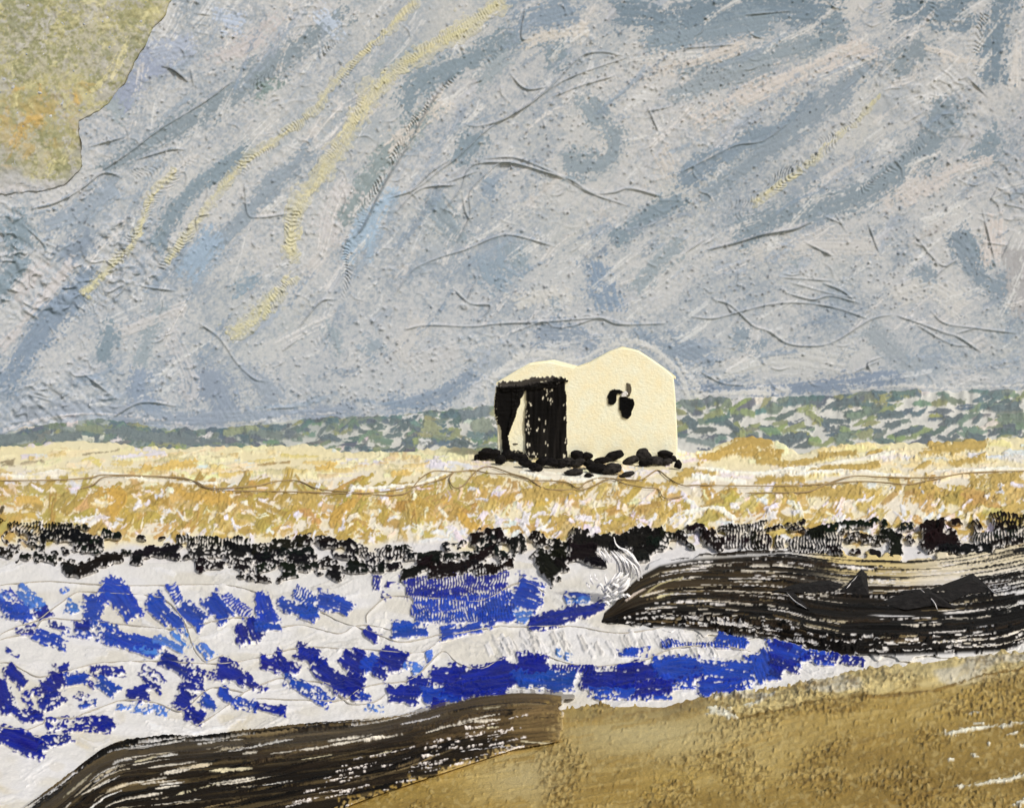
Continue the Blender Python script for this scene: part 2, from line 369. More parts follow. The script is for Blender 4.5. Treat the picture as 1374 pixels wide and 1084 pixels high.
# relief: canvas grain, crumbs, worm-like scrapes, threads
Z = sky.z
Z += 0.30 * (N(X, Y, 3.2, 3.2, 21) - 0.5) * (0.4 + 1.2 * smooth(0.3, 0.7, N(X, Y, 90, 70, 22)))
Z += 0.25 * (N(d1, d2, 30, 2.6, 23) - 0.5)
wm = smooth(0.45, 0.8, N(X, Y, 110, 90, 24)) * (0.35 + smooth(520, 200, X) * smooth(220, 330, Y) + 0.5 * smooth(1080, 1250, X) * smooth(40, 120, Y) * smooth(400, 300, Y))
Z += 1.6 * wm * smooth(0.30, 0.05, np.abs(N(X + 6 * N(X, Y, 20, 20, 26), Y, 15, 8.5, 25) - 0.5)) * smooth(0.35, 0.7, N(X, Y, 14, 14, 27))
Z += 1.3 * wm * (N(d1, d2, 5, 11, 28) - 0.5)
for p, w, lam, h, lean in [
    ([(606, 100), (570, 140), (540, 195), (508, 245), (480, 300), (464, 340), (466, 372), (455, 402)], 8, 5.4, 1.5, 0.5),
    ([(240, 229), (206, 266), (190, 305), (169, 336), (140, 372), (110, 400)], 11, 5.6, 1.0, -0.5), ([(180, 240), (235, 215), (250, 220)], 12, 5.5, 0.9, 0.3),
    ([(410, 155), (368, 192), (328, 220), (288, 265), (262, 300), (238, 332), (215, 360)], 10, 4.4, 1.0, -0.2), ([(300, 180), (270, 200), (240, 215)], 12, 4.8, 0.8, 0.2),
    ([(556, 3), (517, 43), (480, 80), (458, 110)], 7, 4.0, 0.9, 0.2), ([(660, 12), (600, 50), (520, 105), (480, 150), (455, 190), (425, 240)], 11, 3.8, 0.55, 0.2),
    ([(402, 275), (392, 300), (388, 340), (397, 365)], 10, 4.6, 1.2, 0.2), ([(393, 370), (370, 398), (330, 436)], 12, 4.4, 0.8, 0.1),
    ([(458, 55), (420, 78), (370, 98), (340, 115)], 9, 6.0, 1.1, 0.3), ([(345, 110), (365, 140)], 14, 7.5, 1.0, 0.6),
    ([(1120, 180), (1090, 210), (1050, 240), (1010, 270), (985, 285)], 12, 6.2, 1.4, 0.6), ([(1170, 140), (1130, 170)], 9, 4.0, 0.7, 0.3), ([(1240, 190), (1205, 220), (1150, 262)], 8, 5.6, 0.8, 0.2),
    ([(1180, 0), (1190, 30)], 9, 4.5, 0.8, 0.2), ([(1252, 0), (1250, 28)], 8, 4.5, 0.8, 0.2), ([(1322, 20), (1305, 70)], 10, 5.5, 0.9, 0.2), ([(1215, 60), (1190, 70)], 7, 6, 0.8, 0.2),
    ([(690, 30), (640, 95)], 10, 9, 0.5, 0.3), ([(680, 55), (650, 80)], 9, 5.5, 0.7, 0.3), ([(440, 440), (410, 465)], 10, 6, 0.9, 0.4), ([(130, 395), (100, 430)], 10, 8, 0.9, 0.2), ([(300, 390), (350, 375)], 8, 7, 1.0, 1.0)]:
    comb_band(sky, p, w, lam, h, lean, col=(122, 130, 134), a=0.3 if h > 1.5 else 0.1)
ridge(sky, [(608, 98), (575, 145), (548, 195), (517, 245), (490, 300), (476, 318)], 1.5, 2.0, (98, 106, 112), 0.6)
TH = """521,266 557,254 591,228 614,211 658,171 705,144 742,117 775,100 842,77|624,167 644,169 685,156 738,117 778,77 808,70 835,75|685,100 705,119 735,117|742,130 780,115 825,102
591,288 618,254 628,228 644,219 691,219 731,231 765,241 795,259 825,258 845,253 889,264|614,325 631,288 631,258 658,228 678,218 708,224 752,238 792,259 842,276|651,213 685,211 711,218 748,234|531,285 564,254 611,248
531,395 540,380 557,360 591,345 624,335 665,318 691,316 745,331|544,442 574,436 631,438 671,434 725,432 792,427 808,427 832,435 892,434|685,447 728,432 745,439 768,437 805,427 835,434|608,387 631,407 658,410 645,430|640,375 625,405
929,425 958,427 998,417 1031,409 1065,406 1101,409 1128,415 1163,427|958,402 981,410 1011,437 1031,444 1058,461 1095,464 1122,457 1168,429 1198,422|1048,372 1115,377|1061,379 1115,394 1148,400|1058,394 1091,402 1115,397 1155,407|1105,380 1130,390 1145,402
1205,424 1235,434 1269,447 1286,452 1316,472|1232,437 1275,461 1299,464|1249,417 1269,434 1316,441 1363,447|1285,447 1310,440|1225,313 1262,355 1282,350|1255,372 1269,359 1286,348|917,341 947,321|951,335 991,325 1024,315 1065,308 1088,298|1170,500 1165,487 1185,478
914,231 968,204 991,194 1024,189 1055,167|44,280 77,271 110,253 134,234 151,233 164,239|134,231 174,204 214,174 268,141 311,110|184,214 228,201 248,201|120,197 141,191 167,184|218,89 232,94 251,109|256,92 260,115|264,308 265,291 284,287|328,247 332,285 345,292 385,287
268,434 295,454 318,487 341,508 355,511|187,377 191,384 234,390|400,440 430,405 450,402|1318,280 1335,350|1320,325 1355,330|1345,345 1362,310|1340,250 1330,268|1345,273 1374,280|1120,285 1135,310|1106,290 1130,300|870,145 885,180|868,150 900,143|280,20 262,18
942,500 970,514 1000,517|1145,500 1180,484|1000,20 1060,15|985,60 914,65|1240,150 1215,165|1300,105 1325,130|1190,80 1180,100|550,260 580,230 610,212|620,258 625,285 633,298|600,245 640,230|1120,345 1080,325|1180,340 1165,300|705,10 700,50 712,52|150,560 190,540 240,545|380,470 400,455|360,548 400,546|40,530 70,538|30,300 60,330 55,345|110,500 150,530"""
for ln in TH.replace('\n', '|').split('|'):
    pts = [tuple(map(float, q.split(','))) for q in ln.split()]
    ridge(sky, pts, 1.1, 1.9, (132, 138, 143), 0.42)
ridge(sky, [(951, 335), (991, 325), (1024, 315), (1065, 308), (1088, 298)], 1.4, 1.6, (96, 104, 108), 0.6)
ridge(sky, [(218, 89), (232, 94), (251, 109)], 1.4, 1.0, (72, 74, 72), 0.8)
for i in range(240):                       # short stray hairs
    x = random.uniform(0, 1374); y = random.uniform(0, 540); a = ang_at(x, y) + random.gauss(0, 1.0); l = random.uniform(4, 13)
    ridge(sky, [(x, y), (x + l * math.cos(a), y - l * math.sin(a) + random.gauss(0, 1)), (x + 2 * l * math.cos(a + .3), y - 2 * l * math.sin(a + .3))], 1.1, random.uniform(0.8, 1.6), (140, 144, 146), 0.25)
def cloud_pts(n, cx, cy, sx, sy): return RNG.normal(cx, sx, n), RNG.normal(cy, sy, n)
for n, cx, cy, sx, sy in [(90, 740, 190, 45, 45), (70, 850, 90, 40, 25), (90, 1180, 370, 60, 40), (60, 700, 420, 50, 25), (60, 530, 480, 45, 40), (70, 1010, 130, 90, 35), (60, 940, 90, 60, 30), (70, 1000, 380, 60, 50),
                          (70, 130, 300, 60, 50), (60, 230, 510, 40, 40), (50, 430, 520, 60, 25), (60, 1240, 240, 70, 60), (40, 880, 330, 40, 40), (40, 620, 280, 50, 40)]:
    bumps(sky, *cloud_pts(n, cx, cy, sx, sy), 1.25, 1.6, dark=0.75)
bumps(sky, RNG.uniform(-50, 1424, 1500), RNG.uniform(0, 560, 1500), 1.1, 1.6, dark=0.4)
bumps(sky, RNG.uniform(-50, 1424, 420), RNG.uniform(0, 560, 420), 1.7, 2.1, dark=0.25)

M_SKY = pigment_mat('sky_crust', 0.75, 0.12, 0.2, 9.0)
def spaced(a, b, lo, hi, st, grow=1.25):
    mid = list(np.arange(lo, hi + st, st)); s = st; v = lo
    left = []
    while v > a: s *= grow; v -= s; left.append(v)
    s = st; v = mid[-1]; right = []
    while v < b: s *= grow; v += s; right.append(v)
    return np.array(left[::-1] + mid + right)
def sky_surface(px, py, lift): return world_pt(px, py, far(px) * (1 - lift / F))
xs = spaced(-600, 1960, -140, 1520, 1.15); ys = spaced(-420, 640, -12, 590, 1.15)
PX, PY = np.meshgrid(xs, ys)
P = sky_surface(PX, PY, sky.sample(PX, PY, 'z') * 1.25)
o = grid_object('sky', P, sky.sample(PX, PY) * (G_SKY * np.array([.965, 1.0, 1.015])), M_SKY); props(o, 'grey and lavender painted sky with thread-like ridges and brushed clouds', 'sky', kind='structure')

# clouds and streaks that stand proud of the sky: masked crusts of their own
def crust(name, L, mask, T, surf, gain, mat, parent=None, st=0.95, sink=1.5, zs=1.2, keep=0.5, soft=2.0):
    """cut a piece of a layer out as a solid lump: T = thickness in drawing units"""
    ii = np.argwhere(mask > 0.2)
    y0, x0 = ii.min(0) - 4; y1, x1 = ii.max(0) + 5
    y0 = max(y0, 0); x0 = max(x0, 0)
    xs = np.arange(L.x0 + x0, min(L.x0 + x1, L.x0 + L.w - 2), st); ys = np.arange(L.y0 + y0, min(L.y0 + y1, L.y0 + L.h - 2), st)
    PX, PY = np.meshgrid(xs, ys)
    L.tmp = mask.astype(np.float32)
    m = L.sample(PX, PY, 'tmp')
    prof = smooth(keep - 0.02, keep + 0.35, m)
    P = surf(PX, PY, prof * T - (1 - prof) * sink, L.sample(PX, PY, 'z') * zs * prof)
    return grid_object(name, P, L.sample(PX, PY) * gain, mat, m > keep - 0.12, parent)
def sky_lift(px, py, t, z): return sky_surface(px, py, t + z)

M_CRUST = pigment_mat('cloud_crust', 0.7, 0.15, 0.25, 14.0)
patch = Layer(-140, -120, 300, 300, (164, 164, 126))
X, Y = patch.X, patch.Y
patch.mix(full, smooth(.3, .7, N(X, Y, 40, 40, 33)) * .6, (150, 152, 114)); patch.mix(full, smooth(.45, .75, N(X, Y, 24, 24, 34)) * .5, (184, 182, 150))
for k_, c_, lo_ in [(35, (183, 183, 179), .5), (36, (200, 196, 152), .52), (37, (140, 144, 108), .5), (38, (188, 186, 168), .54)]:
    patch.mix(full, smooth(lo_, lo_ + .2, .3 * N(X, Y, 2.4, 2.4, k_) + .25 * N(X, Y, 8, 7, k_ + 5) + .45 * N(X, Y, 40, 30, k_ + 9) + .06 * (k_ == 36) * smooth(90, 190, X) + .05 * (k_ == 35) * smooth(120, 40, Y) + .12 * (k_ == 35) * smooth(225, 250, Y)) * .75, c_)
for cx_, cy_, sx_, sy_ in [(30, 175, 30, 26), (54, 120, 8, 14), (102, 132, 8, 14), (-5, 150, 22, 16), (60, 165, 40, 40)]:
    patch.mix(full, np.exp(-((X - cx_) / sx_) ** 2 - ((Y - cy_) / sy_) ** 2) * smooth(.35, .7, .45 * N(X, Y, 3, 3, 47) + .55 * N(X, Y, 14, 12, 48)) * .7, (190, 166, 104))
for i in range(420):
    x = random.uniform(-130, 240); y = random.uniform(-110, 270); a = random.uniform(0, 3.14); l = random.uniform(6, 24)
    t = random.random()
    c = (184, 184, 180) if t < .26 + .5 * (y > 225) + .25 * (y < 60 and x < 110) else (211, 207, 158) if t < .44 + .2 * (x > 120) else (150, 152, 112) if t < .74 else (175, 172, 126)
    if 110 < y < 225 and x < 110 and random.random() < .45 * (1 - x / 160): c = random.choice([(192, 164, 102), (184, 162, 104), (176, 160, 104)])
    stroke(patch, [(x, y), (x + l * math.cos(a) * .5 + random.gauss(0, 2), y + l * math.sin(a) * .5), (x + l * math.cos(a), y + l * math.sin(a))], random.uniform(2.5, 6.5), c, dry=random.uniform(.2, .5), h=0.3, bl=12, bw=2.0, alpha=.5, fine=.6, feather=.6, soft=.14, edge=0)
for p, w, c in [([(60, 20), (64, 60)], 9, (196, 196, 196)), ([(85, 45), (110, 35), (130, 10)], 6, (186, 188, 188)), ([(15, 70), (30, 60)], 9, (190, 190, 188)), ([(175, 45), (160, 80), (145, 110)], 8, (217, 211, 164)), ([(150, 90), (125, 125)], 6, (214, 208, 160)),
                ([(18, 195), (35, 165), (60, 160)], 11, (196, 166, 102)), ([(52, 112), (56, 132)], 4, (194, 164, 98)), ([(100, 125), (104, 140)], 4, (208, 176, 100)), ([(0, 150), (10, 140)], 7, (194, 168, 108)), ([(75, 215), (60, 240)], 8, (205, 201, 150)), ([(20, 245), (90, 248)], 8, (178, 180, 172)), ([(90, 190), (100, 235)], 7, (180, 180, 178))]:
    stroke(patch, p, w, c, dry=.32, h=0.5, bl=14, bw=2.2, rag=1.5, feather=.9, fine=.62, alpha=.6, edge=0)
patch.mix(full, smooth(215, 256, Y + (N(X, Y, 24, 18, 49) - .5) * 40 - .1 * X) * .85, (178, 181, 183)); patch.mix(full, smooth(85, 118, X + (N(X, Y, 20, 20, 50) - .5) * 30) * smooth(150, 175, Y) * .7, (176, 178, 178))
patch.z += 1.1 * (N(X, Y, 6, 6, 31) - .5) + .5 * (N(X, Y, 3, 3, 32) - .5)
EDGE = [(236, -60), (231, 0), (222, 22), (210, 33), (196, 60), (180, 86), (166, 115), (147, 138), (130, 151), (108, 161), (107, 175), (110, 205), (111, 224), (100, 239), (84, 251), (62, 256), (35, 258), (0, 262), (-60, 266)]
for i, p in enumerate([EDGE[1:4], EDGE[4:7], EDGE[9:15], EDGE[14:18]]):
    ridge(patch, p, [2.4, 1.3, 1.8, .9][i], .2, (52, 46, 38), [.95, .95, .95, .35][i], .5)
def inside(L, poly, jit=2.0, s=2.0, sd=1):
    X = L.X + (N(L.X, L.Y, 9, 9, sd) - .5) * 2 * jit; Y = L.Y + (N(L.X, L.Y, 9, 9, sd + 1) - .5) * 2 * jit
    r = np.zeros(X.shape, bool); n = len(poly)
    for i in range(n):
        (xa, ya), (xb, yb) = poly[i], poly[(i + 1) % n]
        if ya == yb: continue
        r ^= ((ya > Y) != (yb > Y)) & (X < (xb - xa) * (Y - ya) / (yb - ya) + xa)
    return blur(r.astype(np.float32), s)
mk = inside(patch, EDGE + [(-135, 266), (-135, -60)], 1.5, 1.2, 40)
patch.mix(full, smooth(236, 258, Y + (N(X, Y, 5, 5, 58) - .5) * 14) * smooth(120, 60, X), sky.sample(X, Y))
o = crust('cloud', patch, mk, 1.7, sky_lift, G_SKY, M_CRUST, st=0.9)
props(o, 'mottled olive and yellow cloud with a dark torn edge, top left corner', 'cloud')

YL = [('yellow streak running beside the green cloud, nearest the left side', [(240, 227), (204, 264), (188, 305), (167, 336), (145, 362), (110, 398)], 7, 5.4, 0.42),
      ('thin ribbed yellow streak, second from the left side', [(556, 2), (517, 43), (477, 80), (450, 112), (420, 150), (368, 192), (328, 218), (285, 268), (262, 300), (240, 330), (222, 354)], 6, 4.6, 0.40),
      ('longest yellow streak sweeping down from the top edge', [(674, 0), (624, 37), (567, 70), (517, 107), (477, 154), (457, 187), (428, 241), (402, 276), (390, 330), (395, 352)], 9.5, 4.0, 0.30),
      ('short broad yellow smear low in the sky, under the longest streak', [(394, 368), (375, 392), (338, 430), (304, 452)], 13, 4.6, 0.42),
      ('broken yellow streak at the upper right of the sky', [(1184, 126), (1155, 156), (1118, 188), (1075, 228), (1041, 252), (1004, 276)], 6.5, 6.0, 0.5)]
for lb, p, w, lam, dr in YL:
    w *= 1.35
    q = np.array(p)
    L = Layer(int(q[:, 0].min() - 44), int(q[:, 1].min() - 44), int(q[:, 0].max() + 44), int(q[:, 1].max() + 44), (200, 197, 195))
    L.c[:] = sky.sample(L.X, L.Y); L.z[:] = sky.sample(L.X, L.Y, 'z')
    for e in range(3):
        stroke(L, [(x + random.gauss(0, w * .25), y + random.gauss(0, w * .25)) for x, y in p], w * (1.5, 1.1, .9)[e], ((200, 198, 178), (208, 204, 174), (214, 208, 170))[e], dry=dr * (.7, .9, 1.05)[e], h=.25, bl=16, bw=2, rag=1.7, alpha=.5, feather=1.1, fine=.62, soft=.16, edge=0, vary=.06)
    for k in range(len(p) - 1):
        a, b = q[k], q[k + 1]; n_ = max(1, int(np.hypot(*(b - a)) / 26))
        for e in range(n_):
            u = a + (b - a) * (e / n_); v_ = a + (b - a) * ((e + random.uniform(.6, 1.25)) / n_); o_ = np.array([random.gauss(0, w * .25), random.gauss(0, w * .25)])
            stroke(L, [u + o_, (u + v_) / 2 + o_ * .4, v_ + o_ * .5], w * random.uniform(.3, .7), random.choice([(214, 208, 172), (221, 214, 176), (206, 203, 176), (212, 207, 166)]), dry=random.uniform(dr * .6, dr * 1.15), h=.4, bl=14, bw=2, rag=1.6, vary=.06, feather=1.0, fine=.62, soft=.14, edge=.1, alpha=.8)
    comb_band(L, p, w * 1.0, lam * 1.15, 0.26, .3, col=(172, 170, 150), a=.35)
    mk = blur((L.cov > .3).astype(np.float32), 2.2)
    o = crust('cloud_streak', L, mk, 0.35, sky_lift, G_SKY * np.array([.98, 1.0, 1.0]), M_CRUST, sink=0.4, keep=.3)
    props(o, lb, 'cloud streak', 'yellow streaks of cloud in the sky')
# ------------------------------------------------------------------ GROUND: sea, sand, surf
# far ground sheet under everything
me = bpy.data.meshes.new('ground'); R = 600.0
me.from_pydata([(-R, -R, -1.2), (R, -R, -1.2), (R, R, -1.2), (-R, R, -1.2)], [], [(0, 1, 2, 3)])
me.materials.append(plain_mat('ground_sand', (190, 170, 125), .9, .1, .3, .6, .5, .2))
props(link(bpy.data.objects.new('ground', me)), 'sandy sea bed under the shallows', 'ground', kind='structure')

XL, XR = -420, 1800
SLATE, OLIVE, MIDG, FOAM = (78, 97, 99), (138, 146, 88), (106, 124, 104), (212, 211, 198)
sea = Layer(XL, 490, XR, 664, (217, 215, 203))
X, Y = sea.X, sea.Y
edge_b = [(-300, 606), (0, 603), (60, 598), (100, 595), (150, 596), (190, 604), (300, 603), (420, 599), (457, 610), (540, 611), (600, 602), (640, 607), (700, 612), (905, 606), (935, 612), (955, 606), (968, 599), (990, 591), (1020, 589), (1045, 595), (1060, 605), (1070, 612), (1100, 606), (1130, 600), (1190, 598), (1250, 596), (1310, 593), (1374, 588), (1700, 584)]
def beach_edge(px): return np.interp(px, [a for a, b in edge_b], [b for a, b in edge_b])
sea.mix(full, smooth(640, 100, X) * 0.8, (134, 148, 138))
sea.mix(full, smooth(.4, .7, N(X, Y, 50, 9, 41)) * (.15 + .6 * smooth(600, 200, X)), (128, 142, 134))
for i in range(1220):
    x = random.uniform(-410, 1790) if i < 970 else random.uniform(-410, 640); y0 = float(horizon(x)); y1 = float(beach_edge(x)) + 6
    y = random.uniform(y0 - 1, y1) if i % 6 else y0 + random.uniform(1, 9)
    left = x < 640
    a = random.gauss(.12, .3); l = random.uniform(16, 38) * (.75 if left else 1.0); w = random.uniform(3.2, 6) * (.8 if left else 1.0)
    t = random.random()
    c = SLATE if t < (.5 if left else .46) else OLIVE if t < (.66 if left else .70) else MIDG if t < .94 else FOAM
    c = tuple(v + random.gauss(0, 6) for v in c)
    bx, by = math.cos(a) * l / 2, -math.sin(a) * l / 2
    stroke(sea, [(x - bx, y - by), (x, y + random.gauss(0, 2)), (x + bx, y + by)], w, c, dry=random.choice([.06, .08, .12, .35]) + (.08 if left else 0), h=.8, bl=22, bw=2.0, rag=.8, vary=.12, taper=random.random() < .5, fine=.45, feather=.15)
for p, w, c in [([(1098, 552), (1130, 541), (1153, 541)], 4.5, SLATE), ([(1105, 566), (1140, 566)], 4, SLATE), ([(1082, 553), (1102, 567)], 5, OLIVE), ([(1050, 580), (1080, 570)], 5, OLIVE), ([(1180, 560), (1210, 557)], 5, SLATE), ([(1270, 570), (1290, 560)], 5, SLATE),
                ([(1305, 570), (1320, 555)], 4, SLATE), ([(1330, 552), (1370, 545)], 6, SLATE), ([(1340, 565), (1374, 562)], 6, MIDG), ([(985, 570), (995, 585)], 5, OLIVE), ([(945, 560), (970, 553)], 4.5, OLIVE), ([(918, 560), (935, 574)], 6, SLATE), ([(975, 566), (990, 580)], 5, SLATE),
                ([(1045, 590), (1090, 585)], 5, SLATE), ([(920, 590), (960, 596)], 5, (120, 134, 128)), ([(1200, 585), (1240, 575)], 5, SLATE), ([(1300, 585), (1320, 590)], 5, SLATE), ([(1120, 590), (1150, 583)], 5, MIDG),
                ([(60, 590), (110, 585)], 6, (98, 112, 108)), ([(130, 575), (200, 588), (250, 592)], 7, (96, 110, 108)), ([(230, 590), (300, 596)], 7, (94, 108, 108)), ([(330, 580), (380, 588)], 6, (104, 118, 108)), ([(0, 592), (50, 588)], 6, (100, 114, 110)), ([(100, 575), (140, 580)], 6, (128, 138, 104)), ([(300, 582), (345, 576)], 5, (140, 148, 106)), ([(570, 572), (590, 580)], 7, (150, 155, 108)), ([(620, 560), (655, 552)], 6, (100, 115, 118)), ([(635, 575), (660, 570)], 8, (130, 140, 118))]:
    stroke(sea, p, w, c, dry=.1, h=1.1, bl=22, bw=2, rag=.6, vary=.12, feather=.15)
sea.z += .5 * (N(X, Y, 4, 3, 44) - .5) + .6 * (N(X, Y, 26, 6, 45) - .5)
M_SEA = pigment_mat('sea_water', .38, .35, .2, 7.0)
xs = spaced(-600, 1960, -140, 1520, 1.1)
vs = np.concatenate([[-.03, -.012], np.linspace(0, 1, 100), [1.15, 1.4, 2.0]])
PX, V = np.meshgrid(xs, vs)
H0 = horizon(PX) + (N(PX, PX * 0, 8, 9, 46) - .5) * 3.5
PY = H0 + V * (628 - H0)
D = far(PX)
zfar = HC - (H0 - CY) * D / F                       # height of the swell where the sea meets the sky
z = zfar * smooth(.5, 0.0, V) - .06 * smooth(0, .5, V)
D = np.where(V < 0, D * (1 - V * .8), (HC - z) * F / (np.maximum(PY, 520) - CY))
P = world_pt(PX, PY, D); P[..., 2] = z
rel = sea.sample(PX, PY, 'z'); P[..., 2] += rel * D / F * 1.0 * (V >= 0)
o = grid_object('sea', P, sea.sample(PX, PY) * G_GROUND, M_SEA); props(o, 'grey green sea dabbed with slate and olive strokes', 'sea', kind='structure')

# ---- upper beach
OCH, CREAM, LAVW, PALEO = (187, 162, 95), (230, 221, 178), (219, 216, 214), (214, 194, 134)
sand = Layer(XL, 570, XR, 812, (226, 218, 196))
X, Y = sand.X, sand.Y
sand.mix(full, smooth(640, 605, Y) * .85, CREAM)
sand.mix(full, smooth(.35, .7, N(X, Y, 60, 14, 51)) * .5, (232, 219, 168))
def cloud_stroke(n, xa, xb, ya, yb, cols, l0, l1, w0, w1, ang, angs, dry, h=.6, **k):
    if xb > 1500: xa, xb, n = (xa if xa > 0 else -410), 1790, int(n * (1.25 if xa < 0 else 1.2))
    for i in range(n):
        x = random.uniform(xa, xb); y = random.uniform(ya, yb); a = math.radians(random.gauss(ang, angs)); l = random.uniform(l0, l1)
        bx, by = math.cos(a) * l / 2, -math.sin(a) * l / 2
        c = random.choice(cols); c = tuple(v + random.gauss(0, 4) for v in c)
        stroke(sand, [(x - bx, y - by), (x + random.gauss(0, 2), y + random.gauss(0, 2)), (x + bx, y + by)], random.uniform(w0, w1), c, dry=random.uniform(*dry), h=h, bl=20, bw=2.2, rag=1.1, vary=.10, feather=.2, **k)
cloud_stroke(170, -200, 1570, 594, 640, [CREAM, (236, 226, 186), (228, 212, 158), LAVW], 24, 80, 3, 7, 2, 6, (.2, .5), .8)
cloud_stroke(90, -200, 560, 610, 640, [PALEO, (214, 192, 130), CREAM, (206, 192, 150)], 14, 50, 2.5, 5, 3, 6, (.35, .6), .9)
cloud_stroke(620, -200, 1570, 652, 722, [OCH, OCH, (179, 153, 87), (198, 175, 113)], 16, 46, 4, 10, 14, 32, (.12, .4), .6)
cloud_stroke(110, -200, 640, 648, 712, [(170, 146, 80), (176, 154, 86)], 18, 46, 5, 9, 30, 35, (.3, .5), .6)
cloud_stroke(560, -200, 1570, 650, 730, [LAVW, (228, 224, 222), (230, 220, 196), (220, 208, 168)], 6, 20, 1.8, 4.5, 30, 50, (.2, .5), .6)
cloud_stroke(120, 560, 1570, 690, 726, [LAVW, (225, 221, 220)], 10, 26, 2.5, 5, 20, 40, (.2, .45), .6)
for p, w, c in [([(965, 606), (1000, 592), (1035, 598)], 11, (187, 159, 90)), ([(935, 618), (990, 608), (1050, 612)], 6, (187, 159, 90)), ([(1014, 618), (1070, 622), (1110, 614)], 6, OCH), ([(1100, 612), (1150, 608)], 5, OCH), ([(1165, 614), (1185, 608)], 5, OCH), ([(1235, 606), (1290, 600), (1325, 596)], 7, OCH), ([(1250, 598), (1270, 592)], 6, OCH),
                ([(1050, 632), (1120, 630), (1180, 624)], 6, OCH), ([(1225, 632), (1250, 620)], 5, OCH), ([(1280, 622), (1318, 617)], 5, OCH), ([(910, 640), (940, 632), (955, 640)], 5, OCH), ([(1015, 645), (1080, 642)], 5, OCH), ([(190, 629), (230, 628), (262, 622)], 5, (216, 186, 110)), ([(422, 630), (452, 627)], 4, (220, 188, 110)), ([(525, 638), (552, 635)], 3.5, (214, 184, 110)),
                ([(1205, 660), (1200, 640)], 6, OCH), ([(1240, 645), (1262, 665)], 7, OCH), ([(1300, 644), (1370, 640)], 7, OCH), ([(1340, 640), (1330, 668)], 8, OCH), ([(1040, 655), (1110, 662), (1160, 656)], 7, OCH), ([(1350, 690), (1374, 678)], 7, OCH), ([(835, 648), (880, 652), (915, 645)], 5, OCH), ([(700, 665), (760, 664), (780, 672)], 8, (187, 161, 94)), ([(740, 700), (770, 694)], 5, OCH), ([(810, 710), (850, 704)], 5, OCH),
                ([(650, 655), (640, 645), (675, 648)], 7, OCH), ([(618, 690), (636, 710)], 6, (200, 164, 86)), ([(500, 715), (488, 722)], 6, OCH), ([(440, 700), (480, 668)], 8, (192, 158, 84)), ([(130, 660), (165, 668), (150, 690)], 8, (196, 160, 82)), ([(60, 655), (68, 645)], 5, OCH), ([(240, 660), (280, 672), (310, 670)], 8, (194, 160, 86)), ([(290, 690), (300, 712)], 6, OCH), ([(20, 672), (55, 672)], 6, (204, 172, 98)), ([(390, 670), (430, 665)], 7, OCH)]:
    stroke(sand, p, w, c, dry=.12, h=.8, bl=24, bw=2.2, rag=1.2, vary=.08, feather=.2)
for p, w, c in [([(0, 623), (20, 621)], 5, (150, 138, 108)), ([(28, 622), (60, 620)], 3, (170, 158, 128)), ([(60, 640), (100, 632)], 2, (150, 138, 108)), ([(110, 611), (160, 604)], 1.2, (140, 128, 100)), ([(344, 625), (390, 620)], 2, (160, 138, 92)), ([(320, 632), (336, 634)], 4, (176, 150, 98)), ([(0, 690), (4, 680)], 3, (80, 70, 50))]:
    stroke(sand, p, w, c, dry=.3, h=.8, bl=12, bw=2)
for p, w in [([(0, 640), (120, 636), (200, 644), (290, 650)], 2.5), ([(930, 629), (1030, 636), (1130, 620), (1200, 610)], 4), ([(1040, 640), (1130, 634), (1220, 640)], 2.5), ([(1250, 634), (1374, 628)], 3.5), ([(470, 657), (550, 652), (600, 634)], 3), ([(700, 630), (740, 640), (800, 640)], 6), ([(920, 690), (960, 684), (985, 696)], 5), ([(930, 640), (1000, 648)], 3)]:
    stroke(sand, p, w, (238, 231, 210), dry=.15, h=1.0, bl=30, bw=2)
sand.z += .6 * (N(X, Y, 9, 4, 55) - .5) + .4 * (N(X, Y, 3.4, 2.2, 56) - .5)
bumps(sand, RNG.uniform(-100, 1474, 700), RNG.uniform(600, 730, 700), 1.3, 1.5, dark=.25, col=(120, 100, 60))
# shoreline foam under the rocks
sand.mix(full, smooth(728, 742, Y + (N(X, Y, 30, 20, 57) - .5) * 22), (218, 216, 212))

def zsand(py): return .68 * smooth(752, 610, py) + .03 - .14 * smooth(745, 775, py)
ZW = Layer(XL, 570, XR, 1180, (0, 0, 0)); ZW.z[:] = -.5       # highest surface seen at each place, for what lies on it
def note_height(PX, PY, z): 
    xi = np.clip((PX - ZW.x0).astype(int), 0, ZW.w - 1); yi = np.clip((PY - ZW.y0).astype(int), 0, ZW.h - 1)
    np.maximum.at(ZW.z, (yi, xi), z.astype(np.float32))
M_SAND = pigment_mat('beach_sand', .85, .08, .35, 22.0)
xs = spaced(-600, 1960, -140, 1520, 1.1)
vs = np.linspace(0, 1, 175)
PX, V = np.meshgrid(xs, vs)
E = beach_edge(PX) + (N(PX, PX * 0 + 3, 7, 9, 58) - .5) * 5
PY = E + V * (800 - E)
z = zsand(PY); P = on_height(PX, PY, z); D = P[..., 1]
P[..., 2] += sand.sample(PX, PY, 'z') * D / F * 1.15
note_height(PX, PY, z)
back = []                                            # the far side of the beach ridge going down to the sea
for dd, dz in [(9, -1.0), (6, -.75), (4, -.45), (2.2, -.2), (1, -.06)]:
    b = P[0].copy(); b[:, 0] *= (b[:, 1] + dd) / b[:, 1]; b[:, 1] += dd; b[:, 2] += dz; back.append(b)
P = np.concatenate([np.array(back), P]); C = sand.sample(PX, PY); C = np.concatenate([np.repeat(C[:1], len(back), 0), C])
o = grid_object('sand', P, C * G_GROUND, M_SAND); props(o, 'ochre and cream upper beach of daubed sand', 'sand', kind='structure')

